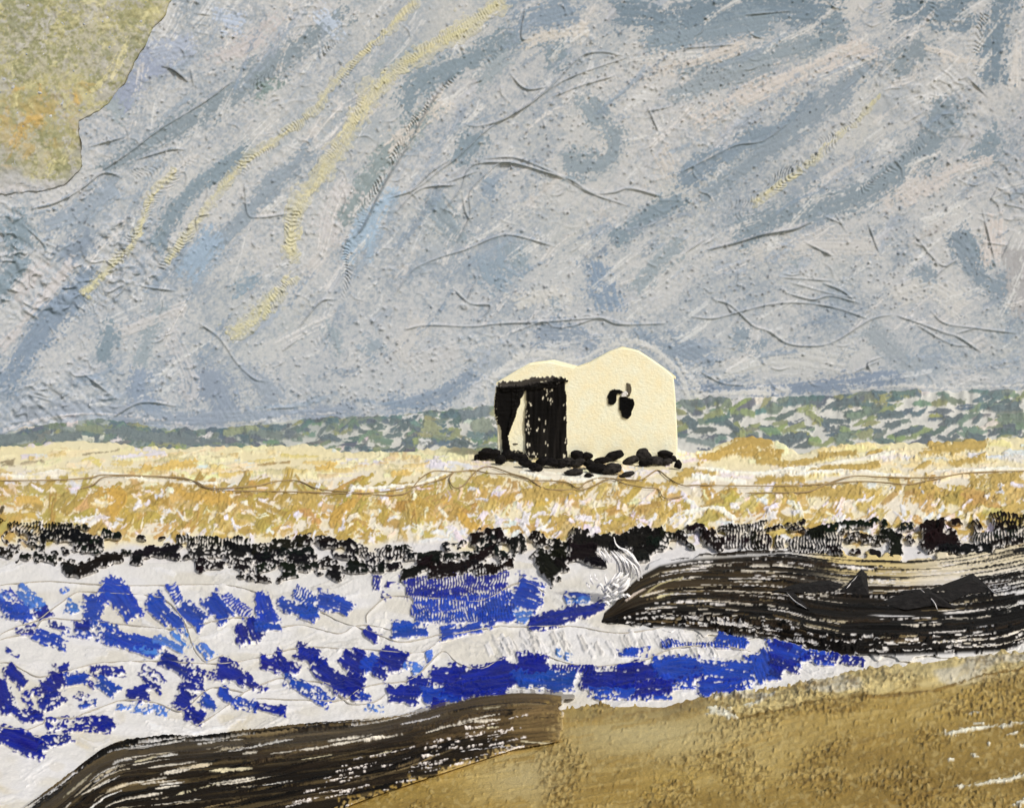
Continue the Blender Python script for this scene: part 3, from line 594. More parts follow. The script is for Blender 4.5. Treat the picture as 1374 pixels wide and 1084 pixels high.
# ---- surf
NAVY, BLUEP, LBLUE = (7, 25, 116), (18, 58, 154), (70, 116, 194)
surf = Layer(XL, 720, XR, 1180, (227, 225, 219))
X, Y = surf.X, surf.Y
surf.mix(full, smooth(.5, .8, N(X, Y, 60, 24, 61)) * .6, (216, 210, 192)); surf.mix(full, smooth(.62, .85, N(X, Y, 26, 14, 65)) * smooth(900, 1000, Y) * .5, (214, 202, 170))
surf.mix(full, smooth(.55, .85, N(X, Y, 40, 22, 62)) * .5, (232, 231, 230))
for i in range(340):
    x = random.uniform(-410, 1700); y = random.uniform(745, 1080); a = random.uniform(-.5, .6); l = random.uniform(16, 60)
    c = random.choice([(228, 226, 222), (214, 211, 202), (222, 219, 212), (233, 232, 230), (208, 205, 196)])
    stroke(surf, [(x, y), (x + l * .5, y - a * l * .5 + random.gauss(0, 3)), (x + l, y - a * l)], random.uniform(3, 9), c, dry=random.uniform(.2, .5), h=1.0, bl=26, bw=2.2, alpha=.7, vary=.05)
for i in range(46):
    x = random.uniform(650, 960); y = random.uniform(858, 880)
    stroke(surf, [(x, y - 12), (x + 8, y + 4)], 4, random.choice([(226, 224, 220), (212, 209, 202)]), dry=.2, h=1.3, bl=30, bw=1.8, vary=.05)
for p, w in [([(290, 850), (310, 838), (318, 860), (340, 862)], 6), ([(165, 850), (185, 862)], 4), ([(500, 835), (515, 832), (508, 845)], 5), ([(960, 930), (1000, 915), (1040, 912)], 6), ([(30, 1040), (80, 1010)], 10), ([(200, 975), (280, 985)], 9), ([(240, 985), (330, 968)], 6), ([(150, 1000), (120, 1015)], 5), ([(580, 950), (540, 960)], 4), ([(560, 965), (640, 935)], 3)]:
    stroke(surf, p, w, random.choice([(226, 218, 190), (234, 232, 228), (230, 227, 216)]), dry=.25, h=1.2, bl=20, bw=2.0, alpha=.6, feather=.9, rag=1.3)
surf.z += 1.0 * (N(X, Y, 12, 8, 63) - .5) + .5 * (N(X, Y, 3.5, 3, 64) - .5)
def dab(s):
    for it in s.strip().split(';'):
        v = it.split()
        pts = [tuple(map(float, q.split(','))) for q in v[:-1]]
        code = v[-1]; w = float(code[1:].rstrip('dxc')); c = {'D': NAVY, 'M': BLUEP, 'L': LBLUE}[code[0]]
        c = tuple(max(4, k + random.gauss(0, 6)) for k in c)
        dry = .12
        if code.endswith('d'): dry = .42
        if code.endswith('x'): dry = .56
        if code.endswith('c'): dry = .36
        stroke(surf, pts, w * 1.32 + .5, c, dry=dry * .9, h=.9, bl=9 if dry > .3 else 22, bw=2.6 if dry > .3 else 2, comb=4.0 if code.endswith('c') else 0, rag=.75, vary=.22, fine=.6 if dry > .3 else .35,
               col2=(28, 66, 166) if code[0] == 'M' else LBLUE if code[0] == 'L' else (12, 32, 138), soft=.06, feather=.3)
THREADS = """0,785 60,780 110,783 180,786 270,784 310,786 344,794
0,851 25,840 50,832 65,821 83,808 100,796 120,794 150,796 205,800 225,807 240,823 250,840 260,870 272,886 280,887 300,878
0,858 30,850 48,842 60,830 100,832 150,836 195,841 225,844 258,841 283,834 320,828 344,830
0,889 15,890 33,900 55,908 95,899 138,889 215,887 250,889 300,890 344,883 389,871 419,868 457,870 494,871 557,876 582,866 597,854 644,844 669,840 688,841 745,840 776,841 808,847 838,849 876,844 908,836
427,818 454,833 484,843 504,850 534,861 557,859 594,850
376,841 406,839 454,850 474,841 494,839 525,845
492,835 492,825 504,812 519,801 544,800 594,804 632,807 657,802 688,784 710,783 732,795
0,975 33,979 58,970 63,963 98,963 113,957 140,947 160,940 185,939 213,944 238,954 253,947 275,927 295,922 328,929
263,974 295,954 323,932 344,921 376,910 399,913 432,915 444,920 457,934 469,944 489,945 507,939 517,931
344,937 407,939 459,939 482,925 504,918 544,914 562,904 584,881 597,874 614,889 642,898 664,889 688,878 703,874 733,880 758,889 793,894 828,891 863,886 888,875 913,868 963,866 1008,874"""
for ln in THREADS.split('\n'):
    pts = [tuple(map(float, q.split(','))) for q in ln.split()]
    ridge(surf, [(x, y + 2.2) for x, y in pts], 2.2, .9, (236, 234, 230), .6)  # pale highlight painted just below each foam thread, on a low ridge
WAVES = [
 ('loose row of blue dabs across the upper left surf', '5,800 35,830 M12d;22,788 52,812 L9d;15,820 38,822 M9;50,826 62,818 D7;82,793 92,790 L4d;85,812 110,820 L9d;113,818 137,818 M14;142,790 160,800 178,826 M11;204,808 228,833 M11;229,786 241,808 M7c;240,812 272,836 M10;228,829 243,840 M7;284,806 302,827 M10;303,800 333,825 M9c;22,848 50,845 D6d;45,850 90,868 M9d;62,836 90,842 D5d;102,842 118,842 D6;140,850 175,862 212,873 M8;80,846 160,860 M7x;208,856 245,872 L6;235,845 258,868 L7x;265,862 285,885 L8d;0,818 14,826 M7d;30,806 60,812 L8x;120,836 160,846 M6d;180,868 222,880 L5x;0,796 12,806 L6x'),
 ('two small navy pointed dabs in white foam', '319,840 328,862 D6;334,833 346,857 D6'),
 ('three square blue dabs above white foam, left of the large blue patch', '351,800 362,838 M11;344,842 376,841 M4;378,812 420,824 M9;392,790 424,811 M8c;428,804 466,817 M8;400,826 426,824 M4'),
 ('large combed blue patch under the black rocks', '498,782 512,783 D6c;516,784 536,786 D4x;541,788 610,784 682,781 D11c;548,796 640,798 D6d;552,815 620,812 690,806 M11c;556,828 620,829 685,824 M6c;526,845 572,846 M8;590,850 645,842 M7;645,836 690,824 M7;692,796 725,806 M16;690,828 716,826 L7;512,796 522,804 D4d;650,815 690,815 M8d'),
 ('small navy triangle of water under the large blue patch', '491,846 506,858 D5'),
 ('curved navy ripple touching the tip of the dark ledge', '756,798 795,803 M6d;713,839 760,826 795,818 808,808 D7;760,806 790,806 L4d'),
 ('deep blue dabs strewn over the lower left surf', '10,896 36,922 D8;0,920 10,955 D8;8,952 45,962 D8d;60,908 85,928 D14;80,900 90,898 D5;90,914 115,909 M8;50,950 90,932 D10d;40,962 60,960 D6;118,900 172,902 D7d;131,914 155,930 M9;120,915 127,926 D5d;105,948 130,942 M5d;184,896 222,922 D11d;172,931 200,930 D7;219,884 254,898 D8;238,915 276,917 D9d;250,896 276,906 D6x;238,934 254,944 D9;250,955 272,967 D7;272,938 290,950 M6;297,926 309,940 M5;290,894 328,910 D11;326,906 344,924 D6d;313,941 344,950 M7d;152,948 230,955 L5x;62,975 105,972 150,974 D9d;138,966 152,976 D6;0,986 30,996 55,1006 D11;50,1000 98,988 D7d;5,870 28,882 D4x;100,930 120,940 D5x;30,930 44,944 D6d'),
 ('dark blue diagonal dabs in the middle of the lower surf', '353,890 388,898 D8;371,880 386,898 D7;390,896 402,899 D5d;398,872 425,884 D8;420,890 455,915 478,926 D9;457,880 494,900 D9;462,912 484,926 D9;478,872 487,878 D4;492,885 508,898 M9;511,880 540,890 D8;540,893 568,898 L5d;575,875 578,888 L4d;380,912 415,926 445,945 M8d;344,925 364,922 D5x;344,947 384,955 D6d;482,934 498,938 M6;490,950 514,950 L5x;500,900 520,908 D6d'),
 ('long deep blue wave between the white foam and the sandbank', '520,930 565,934 D11;545,918 576,918 D8;580,905 620,909 D9;566,935 618,930 M10;578,944 596,948 D5;620,915 655,908 690,904 D15;626,926 678,922 D8;690,893 735,898 D10;690,912 770,914 M9;738,896 800,899 D5c;782,914 850,914 D10;828,908 900,900 940,896 D12;880,896 945,898 1010,904 M14;888,865 1000,867 M4c;962,858 1003,860 M7;828,876 872,876 M6d;746,874 768,884 L5x;790,930 850,933 900,932 M6d;935,922 1000,918 M8;1018,878 1030,912 M10;1028,870 1055,876 1080,886 M11;1030,898 1050,906 D8;1075,878 1120,886 M7d;1080,880 1158,888 D6d;1030,885 1075,896 D8d;1036,862 1064,870 D4d;880,916 935,918 M8d;600,925 640,930 D7;850,925 900,922 D8'),
]
covs = []
for lb, s in WAVES:
    old = surf.cov.copy(); surf.cov[:] = 0
    dab(s); covs.append((lb, surf.cov.copy())); surf.cov = np.maximum(old, surf.cov)
M_SURF = pigment_mat('surf_water', .5, .12, .25, 30.0)
xs = spaced(-600, 1960, -140, 1520, 1.1); ys = spaced(733, 1400, 736, 1110, 1.05)
PX, PY = np.meshgrid(xs, ys)
z = .0 * PY; P = on_height(PX, PY, z); D = P[..., 1]
P[..., 2] += surf.sample(PX, np.minimum(PY, 1176), 'z') * D / F * 1.15
base = np.empty(surf.c.shape, np.float32); base[:] = surf.c
note_height(PX, PY, z)
o = grid_object('water', P, surf.sample(PX, np.minimum(PY, 1176)) * (G_GROUND * np.array([1.0, 1.0, .985])), M_SURF); props(o, 'white foaming shallows of the surf', 'water', kind='structure')

def ground_lift(zb, gain=1.15):
    def f(px, py, t, z):
        b = zb(px, py); D0 = (HC - b) * F / (py - CY)
        h = b + t * D0 / F
        P = on_height(px, py, h); P[..., 2] += z * D0 / F * (gain / 1.2)
        note_height(px, py, h)
        return P
    return f
on_water = ground_lift(lambda px, py: 0 * px)
for lb, cv in covs:
    mk = blur((cv > .3).astype(np.float32), 2.6)
    o = crust('wave', surf, mk, 2.2, on_water, G_GROUND, M_SURF, sink=.8, keep=.22, st=.9)
    props(o, lb, 'wave', 'blue waves of the surf')
CREST = ['faint raised foam line just below the black rocks at far left', 'raised foam line arching over the upper left blue dabs', 'raised foam line threading through the bottom of the upper left blue dabs', 'longest raised foam line, crossing mid surf from left side to dark ledge', 'short slanting foam line right of the three square blue dabs',
         'wavy foam line across the white gap below the three square dabs', 'foam line looping over the large combed blue patch', 'lowest foam line on the left, swinging through deep blue dabs', 'foam line rising from a dark sharp end near the lower ledge', 'foam line dipping along the top of the long blue wave']
M_LINE = plain_mat('foam_thread', (176, 170, 156), .6, .3, .3, 40, .3, .01)
def surface_z(x, y):
    xi = int(np.clip(x - ZW.x0, 2, ZW.w - 3)); yi = int(np.clip(y - ZW.y0, 2, ZW.h - 3)); return float(ZW.z[yi - 1:yi + 2, xi - 1:xi + 2].max())
def lay_line(name, pts, mat, r=1.0, lift=.9):
    p = catmull(pts, 2.5)
    zz = np.array([surface_z(x, y) for x, y in p]); k = np.ones(5) / 5; zz = np.convolve(np.pad(zz, 2, mode='edge'), k, 'valid')
    D = (HC - zz) * F / (p[:, 1] - CY)
    Q = on_height(p[:, 0], p[:, 1], zz + lift * D / F)
    s = np.arange(len(p)); rr = r * (.75 + .5 * N(s, s * 0, 9, 9, 70)); rr[:3] *= [.3, .6, .85]; rr[-3:] *= [.85, .6, .3]
    return tube(name, Q, rr * D / F, mat)
for lb, ln in zip(CREST, THREADS.split('\n')):
    pts = [tuple(map(float, q.split(','))) for q in ln.split()]
    o = lay_line('foam_line', pts, M_LINE, .95, 1.2); props(o, lb, 'foam line', 'raised foam lines in the surf')
# cords on the sand
CORDS = [('long brown cord looping across the ochre sand below the hut', "0,645 75,644 120,641 140,637 200,639 250,642 285,657 344,659 406,660 449,662 499,661 519,659 559,652 594,642 609,633 603,642 609,654 622,651 639,632 657,626 688,636 708,642 733,656 771,657 788,655 818,642 838,649 863,654 883,656 888,665 896,669 918,665"),
         ('second brown cord, weaving over the looped one and under the hut stones', "108,656 125,650 140,640 175,639 225,640 260,645 278,654 300,655 344,652 369,646 399,645 427,656 469,660 507,664 532,664 549,659 564,642 582,632 609,633 634,631 657,635 688,637 713,644 738,645 763,648 775,655 788,646 806,641 828,643 858,644 871,637 883,631 898,642 916,651 938,651 1032,652 1080,651 1112,649 1150,646 1180,647 1218,650 1243,645 1273,639"),
         ('brown cord on the right-hand sand ending at the frame edge', "1000,662 1030,661 1082,660 1110,649 1143,639 1180,640 1230,641 1268,639 1293,635 1330,633 1374,632 1450,630")]
M_CORD = plain_mat('cord_fibre', (158, 138, 102), .85, .1, .4, 60, .4, .01)
for lb, s in CORDS:
    o = lay_line('cord', [tuple(map(float, q.split(','))) for q in s.split()], M_CORD, .9, 1.7)
    props(o, lb, 'cord', 'cords lying on the beach')

# ---- foreground sandbank
bank = Layer(XL, 850, XR, 1180, (178, 150, 84))
X, Y = bank.X, bank.Y
TOP = [(380, 1180), (400, 1070), (520, 1020), (620, 986), (690, 962), (735, 949), (750, 946), (800, 941), (850, 943), (905, 941), (935, 932), (965, 926), (1010, 922), (1060, 914), (1110, 902), (1160, 892), (1220, 884), (1300, 876), (1374, 867), (1584, 850), (1800, 842)]
top = np.interp(X, [a for a, b in TOP], [b for a, b in TOP])
dpt = Y - top
bank.mix(full, smooth(.3, .7, N(X, Y, 120, 50, 81)) * .6, (146, 120, 62))
bank.mix(full, smooth(.45, .8, N(X * .97 - Y * .25, Y, 150, 26, 82)) * .6, (140, 114, 54))
bank.mix(full, smooth(1000, 1300, X) * smooth(940, 1020, Y) * .6, (132, 106, 50))
bank.mix(full, smooth(60, 10, dpt) * smooth(1040, 1120, X) * .8, (216, 194, 142))
bank.mix(full, np.exp(-((X - 880) / 150) ** 2 - ((Y - 985) / 32) ** 2) * .85, (200, 184, 142))
bank.mix(full, np.exp(-((X - 700) / 60) ** 2 - ((Y - 1040) / 40) ** 2) * .85, (196, 178, 136))
bank.mix(full, np.exp(-((X - 1000) / 60) ** 2 - ((Y - 1010) / 50) ** 2) * .5, (196, 174, 120))
ln_ = np.interp(X, [600, 980, 1030, 1090, 1160, 1260, 1374, 1584], [962, 962, 954, 941, 932, 924, 900, 880])
bank.mix(full, smooth(5, -6, Y - ln_ + (N(X, Y, 30, 12, 83) - .5) * 10) * smooth(920, 1010, X) * .92, (224, 204, 152))
bank.mix(full, smooth(.55, .8, N(X, Y, 50, 14, 84)) * smooth(4, -8, Y - ln_) * smooth(920, 1010, X) * .8, (224, 216, 206))
bank.mix(full, smooth(40, 6, dpt) * smooth(1000, 760, X) * .5, (187, 161, 94))
bank.mix(full, smooth(1040, 1090, Y) * smooth(1200, 1300, X) * .7, (196, 168, 102))
for i in range(210):
    x = random.uniform(520, 1790); y = random.uniform(900, 1150); l = random.uniform(40, 150); a = random.gauss(.17, .08)
    stroke(bank, [(x, y), (x + l * .5, y - a * l * .5 + random.gauss(0, 3)), (x + l, y - a * l)], random.uniform(3, 11), random.choice([(160, 132, 70), (178, 150, 90), (140, 112, 54), (188, 164, 108)]), dry=random.uniform(.3, .6), h=.5, bl=60, bw=2.6, alpha=.5)
stroke(bank, [(985, 966), (1030, 956), (1090, 942), (1160, 934), (1260, 926)], 2.0, (128, 104, 54), dry=.2, h=-.6, bl=20)  # groove across the bank, its shadow painted in as a darker line
stroke(bank, [(1160, 936), (1250, 928), (1310, 908), (1374, 898)], 3, (140, 112, 56), dry=.3, h=.6, bl=30)  # painted groove shadow carried on to the right
WH = (236, 232, 224)
for p, w in [([(1266, 985), (1300, 979), (1340, 973)], 2.4), ([(1340, 975), (1380, 968)], 2), ([(1302, 957), (1314, 957)], 1.8), ([(1284, 1057), (1330, 1049), (1360, 1044), (1390, 1036)], 2.8), ([(1350, 986), (1366, 983)], 1.6), ([(1274, 1019), (1280, 1019)], 1.5), ([(1325, 999), (1329, 999)], 2), ([(1305, 970), (1320, 971)], 1.6), ([(1366, 1002), (1380, 1000)], 2), ([(1366, 1080), (1380, 1072)], 6), ([(1306, 1014), (1309, 1014)], 1.4), ([(960, 935), (1010, 925)], 3), ([(1000, 948), (1040, 930)], 3), ([(950, 953), (985, 958)], 5)]:
    stroke(bank, p, w, WH, dry=.2, h=1.4, bl=10, bw=2, rag=1.3)
den = smooth(.3, .65, N(X, Y, 60, 34, 85)); den *= 1 - .75 * np.exp(-((X - 890) / 110) ** 2 - ((Y - 988) / 28) ** 2)
bank.den_ = np.clip(den * .9 + .12, 0, 1).astype(np.float32)
bank.z += 1.5 * den * smooth(.55, .95, N(X, Y, 4.2, 2.1, 86)) + .7 * smooth(.55, .95, N(X, Y, 7, 3, 87)) + .4 * (N(X, Y, 3, 3, 88) - .5)
g = smooth(.55, .85, N(X, Y, 4.5, 2.6, 89)) * den
bank.mix(full, g * .6, (108, 84, 34))
bank.mix(full, smooth(.6, .9, N(X, Y, 3.6, 2.6, 92)) * den * .4, (120, 94, 42))
bank.mix(full, smooth(.7, .92, N(X, Y, 4.5, 4, 90)) * .35, (206, 184, 132))
bx_, by_ = RNG.uniform(520, 1600, 7600), RNG.uniform(905, 1095, 7600); kp = bank.sample(bx_, by_, 'den_') > RNG.uniform(0, 1, 7600); bumps(bank, bx_[kp] + 1.5, by_[kp] - 1.0, 1.15, 1.9, dark=0); bumps(bank, bx_[kp] - 1.2, by_[kp] + .8, 1.1, -.3, dark=.62, col=(88, 66, 22))  # raised grains, each with its shadow painted dark at the lower left
M_BANK = pigment_mat('bank_sand', .62, .3, .4, 55.0)
xs = spaced(370, 1960, 380, 1520, 1.05)
vs = np.linspace(0, 1, 205)
PX, V = np.meshgrid(xs, vs)
E = np.interp(PX, [a for a, b in TOP], [b for a, b in TOP]) + (N(PX, PX * 0 + 5, 12, 9, 91) - .5) * 5
PY = np.minimum(E, 1150) + V * (1176 - np.minimum(E, 1150)) 
z = .16 * smooth(0, 26, PY - E) - .02
P = on_height(PX, PY, z); D = P[..., 1]
P[..., 2] += bank.sample(PX, PY, 'z') * D / F * 1.1 * smooth(-1, 5, PY - E)
note_height(PX, PY, z)
fr = P[-1:].copy(); fr[..., 1] -= 5; fr2 = fr.copy(); fr2[..., 2] = -1
C = bank.sample(PX, PY) * np.array([.87, .88, .74])
P = np.concatenate([P, fr]); C = np.concatenate([C, C[-1:]])
o = grid_object('sandbank', P, C * G_GROUND, M_BANK); props(o, 'gritty brown sandbank in the foreground', 'sand', kind='structure')
# ------------------------------------------------------------------ black shoreline rocks
BLK = (13, 12, 10)
rock = Layer(XL, 570, XR, 812, (226, 218, 196)); rock.c[:] = sand.c; rock.z[:] = sand.z; rock.mix(full, smooth(700, 718, rock.Y + (N(rock.X, rock.Y, 20, 14, 149) - .5) * 16) * .8, (222, 218, 211))
def rdab(s):
    rock.cov[:] = 0
    for it in s.strip().split(';'):
        v = it.split(); pts = [tuple(map(float, q.split(','))) for q in v[:-1]]; code = v[-1]; w = float(code.strip('sdxc'))
        k = code.strip('0123456789.')
        dry = {'s': .06, 'd': .44, 'c': .44, 'x': .55}.get(k, .27)
        stroke(rock, pts, w * 1.14 + .4, tuple(v + random.uniform(-4, 8) for v in BLK), dry=dry, h=1.3, bl=7 if k in 'dcx' else 16, bw=2.6, comb=4.2 if k == 'c' else 0, rag=1.0, vary=.35, fine=.65 if k in 'dcx' else .4, soft=.05, feather=.25)
ROCKS = [
 ('flecked black reef at the left edge of the shore', '-60,715 0,712 30,738 x18;15,706 90,716 c9;-40,735 40,745 x9;0,740 12,750 d7;70,705 125,709 d4;30,722 60,730 d8'),
 ('black ridge of weed-dark rock above the long black slab on the left', '53,718 100,722 140,728 8;138,718 162,721 5;100,733 140,736 d7;70,740 140,735 d6;183,719 196,722 4s;212,722 224,720 d3;150,738 175,742 d5'),
 ('thin streaked black rock trailing left of the long black slab', '28,745 60,751 110,760 d6;20,752 26,758 d5;40,738 75,744 d5'),
 ('solid black slab shaped like a long lens, lowest on the left shore', '86,766 106,766 125,757 150,748 164,749 8s;84,762 100,768 7s'),
 ('smaller solid black lens of rock right of the lowest slab', '177,748 205,740 238,738 7s;178,750 190,751 5s'),
 ('ragged black rocks over the white foam, left of the three square blue dabs', '235,725 280,727 338,730 c9;250,740 300,741 344,747 9;262,757 300,755 344,763 d8;318,770 346,778 d6;262,760 272,768 d4;215,744 246,752 x5;300,735 344,738 7'),
 ('tufted black rock with two humps above the three square blue dabs', '338,738 378,732 416,728 9;344,754 370,750 420,748 8;430,727 470,733 480,740 8;410,726 440,722 d6;350,745 420,740 d6;344,764 370,758 d6'),
 ('solid black boulders hanging lowest under the tufted rock', '378,766 402,772 8s;344,775 380,781 d6;432,752 455,762 8;440,770 456,774 5s;400,760 430,758 d7;405,770 432,766 x6'),
 ('dark gap-toothed rocks between the tufted rock and the large blue patch', '458,762 514,764 7;484,742 544,741 c9;492,753 534,756 d9;516,735 560,738 d6;470,748 490,752 d7;520,762 540,758 d5;440,742 480,746 d7'),
 ('solid slanting black rock directly over the left end of the large blue patch', '540,772 560,764 588,750 8s;552,747 592,747 6;594,735 626,730 d7;560,756 580,752 6;540,748 556,744 d6'),
 ('thick black crescent rock above the middle of the large blue patch', '576,766 610,762 632,755 648,746 662,733 9s;594,748 640,742 d6;620,765 648,755 d6;590,758 605,752 x5'),
 ('rough black crag at the highest point of the middle shore', '632,724 675,716 8;640,735 665,722 d8;664,740 690,748 d8;634,770 680,760 c8;660,752 690,756 d6;668,722 690,728 690,735 6;650,765 668,770 5s'),
 ('broad black rock plunging down to a point in the middle of the shore', '690,722 702,745 9;712,716 738,736 760,746 d15;722,748 745,768 12s;745,752 758,758 9s;735,740 765,742 10s;728,765 738,774 d5'),
 ('long solid black rock running from the middle to the white spray', '766,728 800,727 828,727 888,718 9s;768,740 800,742 11s;785,752 812,758 6s;815,735 840,735 6'),
 ('black rock behind the white spray with a bitten lower edge', '848,744 866,738 884,732 9s;850,752 868,746 5s;884,718 920,722 6;890,734 905,745 x6;868,728 895,730 d8;920,730 935,736 x5'),
 ('small black tuft rocks right of the spray with a yellow gap', '922,712 944,708 6s;906,716 924,724 6;940,715 948,720 4'),
 ('black comb-marked rocks above the left part of the dark ledge', '950,718 970,735 11;975,712 1032,706 c8;976,728 1032,730 c12;1010,715 1020,740 d7;960,708 985,712 d5;985,742 1030,738 x4'),
 ('low combed black reef lying along the top of the dark ledge', '1030,710 1080,706 d7;1037,726 1090,730 1130,733 c13;1080,715 1130,708 1192,702 6;1085,716 1105,716 7s;1130,722 1180,725 d8;1040,742 1130,743 c4;1110,738 1170,741 x5'),
 ('upright black rock block over the triangular crag', '1180,716 1205,728 1198,750 8s;1203,710 1225,706 6;1168,742 1182,752 6s;1205,716 1222,722 d5;1215,735 1245,730 x7;1192,748 1202,754 d5'),
 ('square solid black rocks at right with white gaps', '1243,712 1266,703 7s;1243,726 1282,727 11s;1275,703 1290,698 6s;1258,736 1300,738 5;1225,738 1250,738 x5'),
 ('last combed black rocks at the right edge of the shore', '1303,710 1318,702 c8;1323,698 1374,697 1430,694 c10;1303,725 1374,718 1430,714 c8;1262,738 1330,738 6;1330,734 1374,726 1430,722 d5;1335,710 1374,706 d6'),
]
on_shore = ground_lift(lambda px, py: np.maximum(zsand(py), 0.0))
M_ROCK = pigment_mat('black_rock', .7, .04, .5, 26.0)
rc = []
for lb, s in ROCKS:
    rdab(s); rc.append((lb, rock.cov.copy()))
for lb, cv in rc:
    mk = blur((cv > .3).astype(np.float32), 2.2)
    o = crust('shore_rock', rock, mk, 3.4, on_shore, G_GROUND, M_ROCK, sink=1.0, keep=.26, st=.85)
    props(o, lb, 'rock', 'black rocks along the shoreline')

# ------------------------------------------------------------------ dark ledges
def ledge_layer(x0, y0, x1, y1, under): 
    L = Layer(x0, y0, x1, y1, (221, 219, 214)); L.c[:] = under.sample(L.X, L.Y); return L
def warp(poly, n=6): return catmull(poly, 8)
led = Layer(780, 700, 1560, 900, (221, 219, 214)); X, Y = led.X, led.Y
led.c[:] = (surf.sample(X, np.maximum(Y, 722)))
LT = [(800, 832), (822, 812), (840, 790), (858, 773), (885, 758), (930, 749), (1000, 744), (1060, 744), (1130, 752), (1210, 756), (1290, 750), (1374, 733), (1560, 715)]
LB = [(800, 834), (830, 838), (900, 842), (960, 848), (1000, 854), (1040, 858), (1085, 872), (1130, 880), (1200, 879), (1300, 875), (1350, 872), (1374, 862), (1560, 852)]
tp = np.interp(X, *zip(*LT)); bt = np.interp(X, *zip(*LB)); v = (Y - tp) / (bt - tp)
led.mix(full, smooth(1060, 1120, X) * smooth(.42, .05, v) * smooth(1330, 1180, X), (226, 204, 140))
led.mix(full, smooth(1200, 1330, X) * smooth(.35, .1, v) * .7, (230, 212, 160))
def flow(x, vv): return float(np.interp(x, *zip(*LT)) * (1 - vv) + np.interp(x, *zip(*LB)) * vv)
BRN, DBR, KBL = (54, 44, 29), (32, 26, 18), (13, 12, 10)
vs_l = v * 90
fillm = smooth(-.02, .05, v) * smooth(1.02, .97, v) * np.maximum(smooth(1300, 1285, X + (N(X, vs_l, 90, 2.2, 151) - .5) * 260), smooth(.56, .6, v + (N(X, vs_l, 60, 2.4, 158) - .5) * .45)) * (1 - smooth(1060, 1140, X) * smooth(.30, .26, v + (N(X, vs_l, 90, 2.5, 152) - .5) * .3) * .9)
led.mix(full, fillm * smooth(-.15, .1, v * 0 + .3 - smooth(.78, .3, N(X, vs_l, 110, 3.2, 153)) * .0), (42, 34, 23))
led.mix(full, fillm * smooth(.45, .7, N(X, vs_l, 150, 2.6, 154)) * .8, (22, 18, 13)); led.mix(full, fillm * smooth(.5, .8, N(X, vs_l, 180, 5, 155)) * smooth(.75, .4, v) * .45, (78, 64, 40))
led.mix(full, fillm * smooth(.5, .7, v + (N(X, vs_l, 70, 6, 156) - .5) * .3) * .85, KBL)
led.mix(full, fillm * smooth(1020, 1120, X) * .85, (18, 16, 13))
led.z += fillm * 1.6 * (N(X, vs_l, 140, 2.4, 157) - .4)
for i in range(170):                        # dark bristle lines, splitting apart toward the right and along the top
    vv = random.uniform(-.05, 1.0); x = random.uniform(840, 1400); l = random.uniform(80, 240)
    if x < 860 + 50 * abs(vv - .7): continue
    if x > 1080 and .05 < vv < .26 and random.random() < .75: continue
    if x + l > 1290 and random.random() < .35: continue
    stroke(led, [(x + l * t, flow(x + l * t, vv) + random.gauss(0, .5)) for t in np.linspace(0, 1, 6)], random.uniform(.9, 2.4), random.choice([DBR, KBL, KBL, (44, 35, 24)]), dry=random.uniform(.1, .35), h=1.0, bl=60, bw=1.2, rag=.8, vary=.3, fine=.4, soft=.06, taper=True, feather=.4)
for i in range(95):                         # pale ground showing between the bristle lines
    vv = random.betavariate(1.2, 1.6) * .92 + .03; x = random.uniform(850, 1340); l = random.uniform(16, 90)
    stroke(led, [(x + l * t, flow(x + l * t, vv) + random.gauss(0, .3)) for t in (0, .5, 1)], random.uniform(.6, 1.5), random.choice([(206, 196, 176), (130, 114, 80), (104, 90, 60), (222, 216, 206), (86, 72, 48)] if x < 1240 and vv > .25 else [(214, 206, 188), (222, 216, 206)]), dry=.3, h=-.3, bl=24, bw=1.6, rag=.9, fine=.5, taper=True, feather=.5)
for i in range(40):                          # dark parallel lines over the pale right end
    vv = random.uniform(.02, .62); x = random.uniform(1250, 1330); l = random.uniform(90, 230)
    stroke(led, [(x + l * t, flow(x + l * t, vv) + random.gauss(0, .4)) for t in np.linspace(0, 1, 5)], random.uniform(.6, 1.3), KBL, dry=random.uniform(.15, .35), h=.9, bl=40, bw=1.4, rag=.9, vary=.3, fine=.5, feather=.4)
for i in range(120):                         # dry-brushed ground showing through in broken lines
    vv = random.uniform(.02, .5) if i % 3 else random.uniform(.6, .95); x = random.uniform(850, 1300); l = random.uniform(20, 80)
    stroke(led, [(x + l * t, flow(x + l * t, vv) + random.gauss(0, .3)) for t in (0, .5, 1)], random.uniform(.6, 1.3), random.choice([(206, 198, 180), (176, 164, 134), (222, 217, 208)]), dry=.45, h=-.3, bl=5, bw=1.5, rag=1.1, fine=.6, taper=True, feather=.5)
for i in range(130):                         # crumbly dark underside
    x = random.uniform(820, 1370); vv = random.uniform(.74, 1.0)
    stroke(led, [(x, flow(x, vv) - 3), (x + random.gauss(0, 3), flow(x, vv) + 4)], random.uniform(2, 5), KBL, dry=.35, h=1.2, bl=6, bw=2)
for i in range(150):
    x = random.uniform(830, 1370); vv = random.uniform(.78, 1.0); l = random.uniform(4, 16)
    stroke(led, [(x, flow(x, vv)), (x + l, flow(x + l, vv) + random.gauss(0, .6))], random.uniform(.6, 1.5), (214, 210, 202), dry=.42, h=-.3, bl=3, bw=2, fine=.65)
stroke(led, [(862, 800), (885, 784), (915, 775)], 1.6, (190, 178, 128), dry=.2, h=-.3); stroke(led, [(840, 806), (852, 797), (866, 790)], 2.2, (214, 198, 180), dry=.25, h=.3); stroke(led, [(880, 802), (905, 796)], 1.2, (206, 196, 150), dry=.2, h=.2)
ej = (N(X, Y, 14, 5, 181) - .5) * .12 + (N(X, Y, 4, 3, 182) - .5) * .06
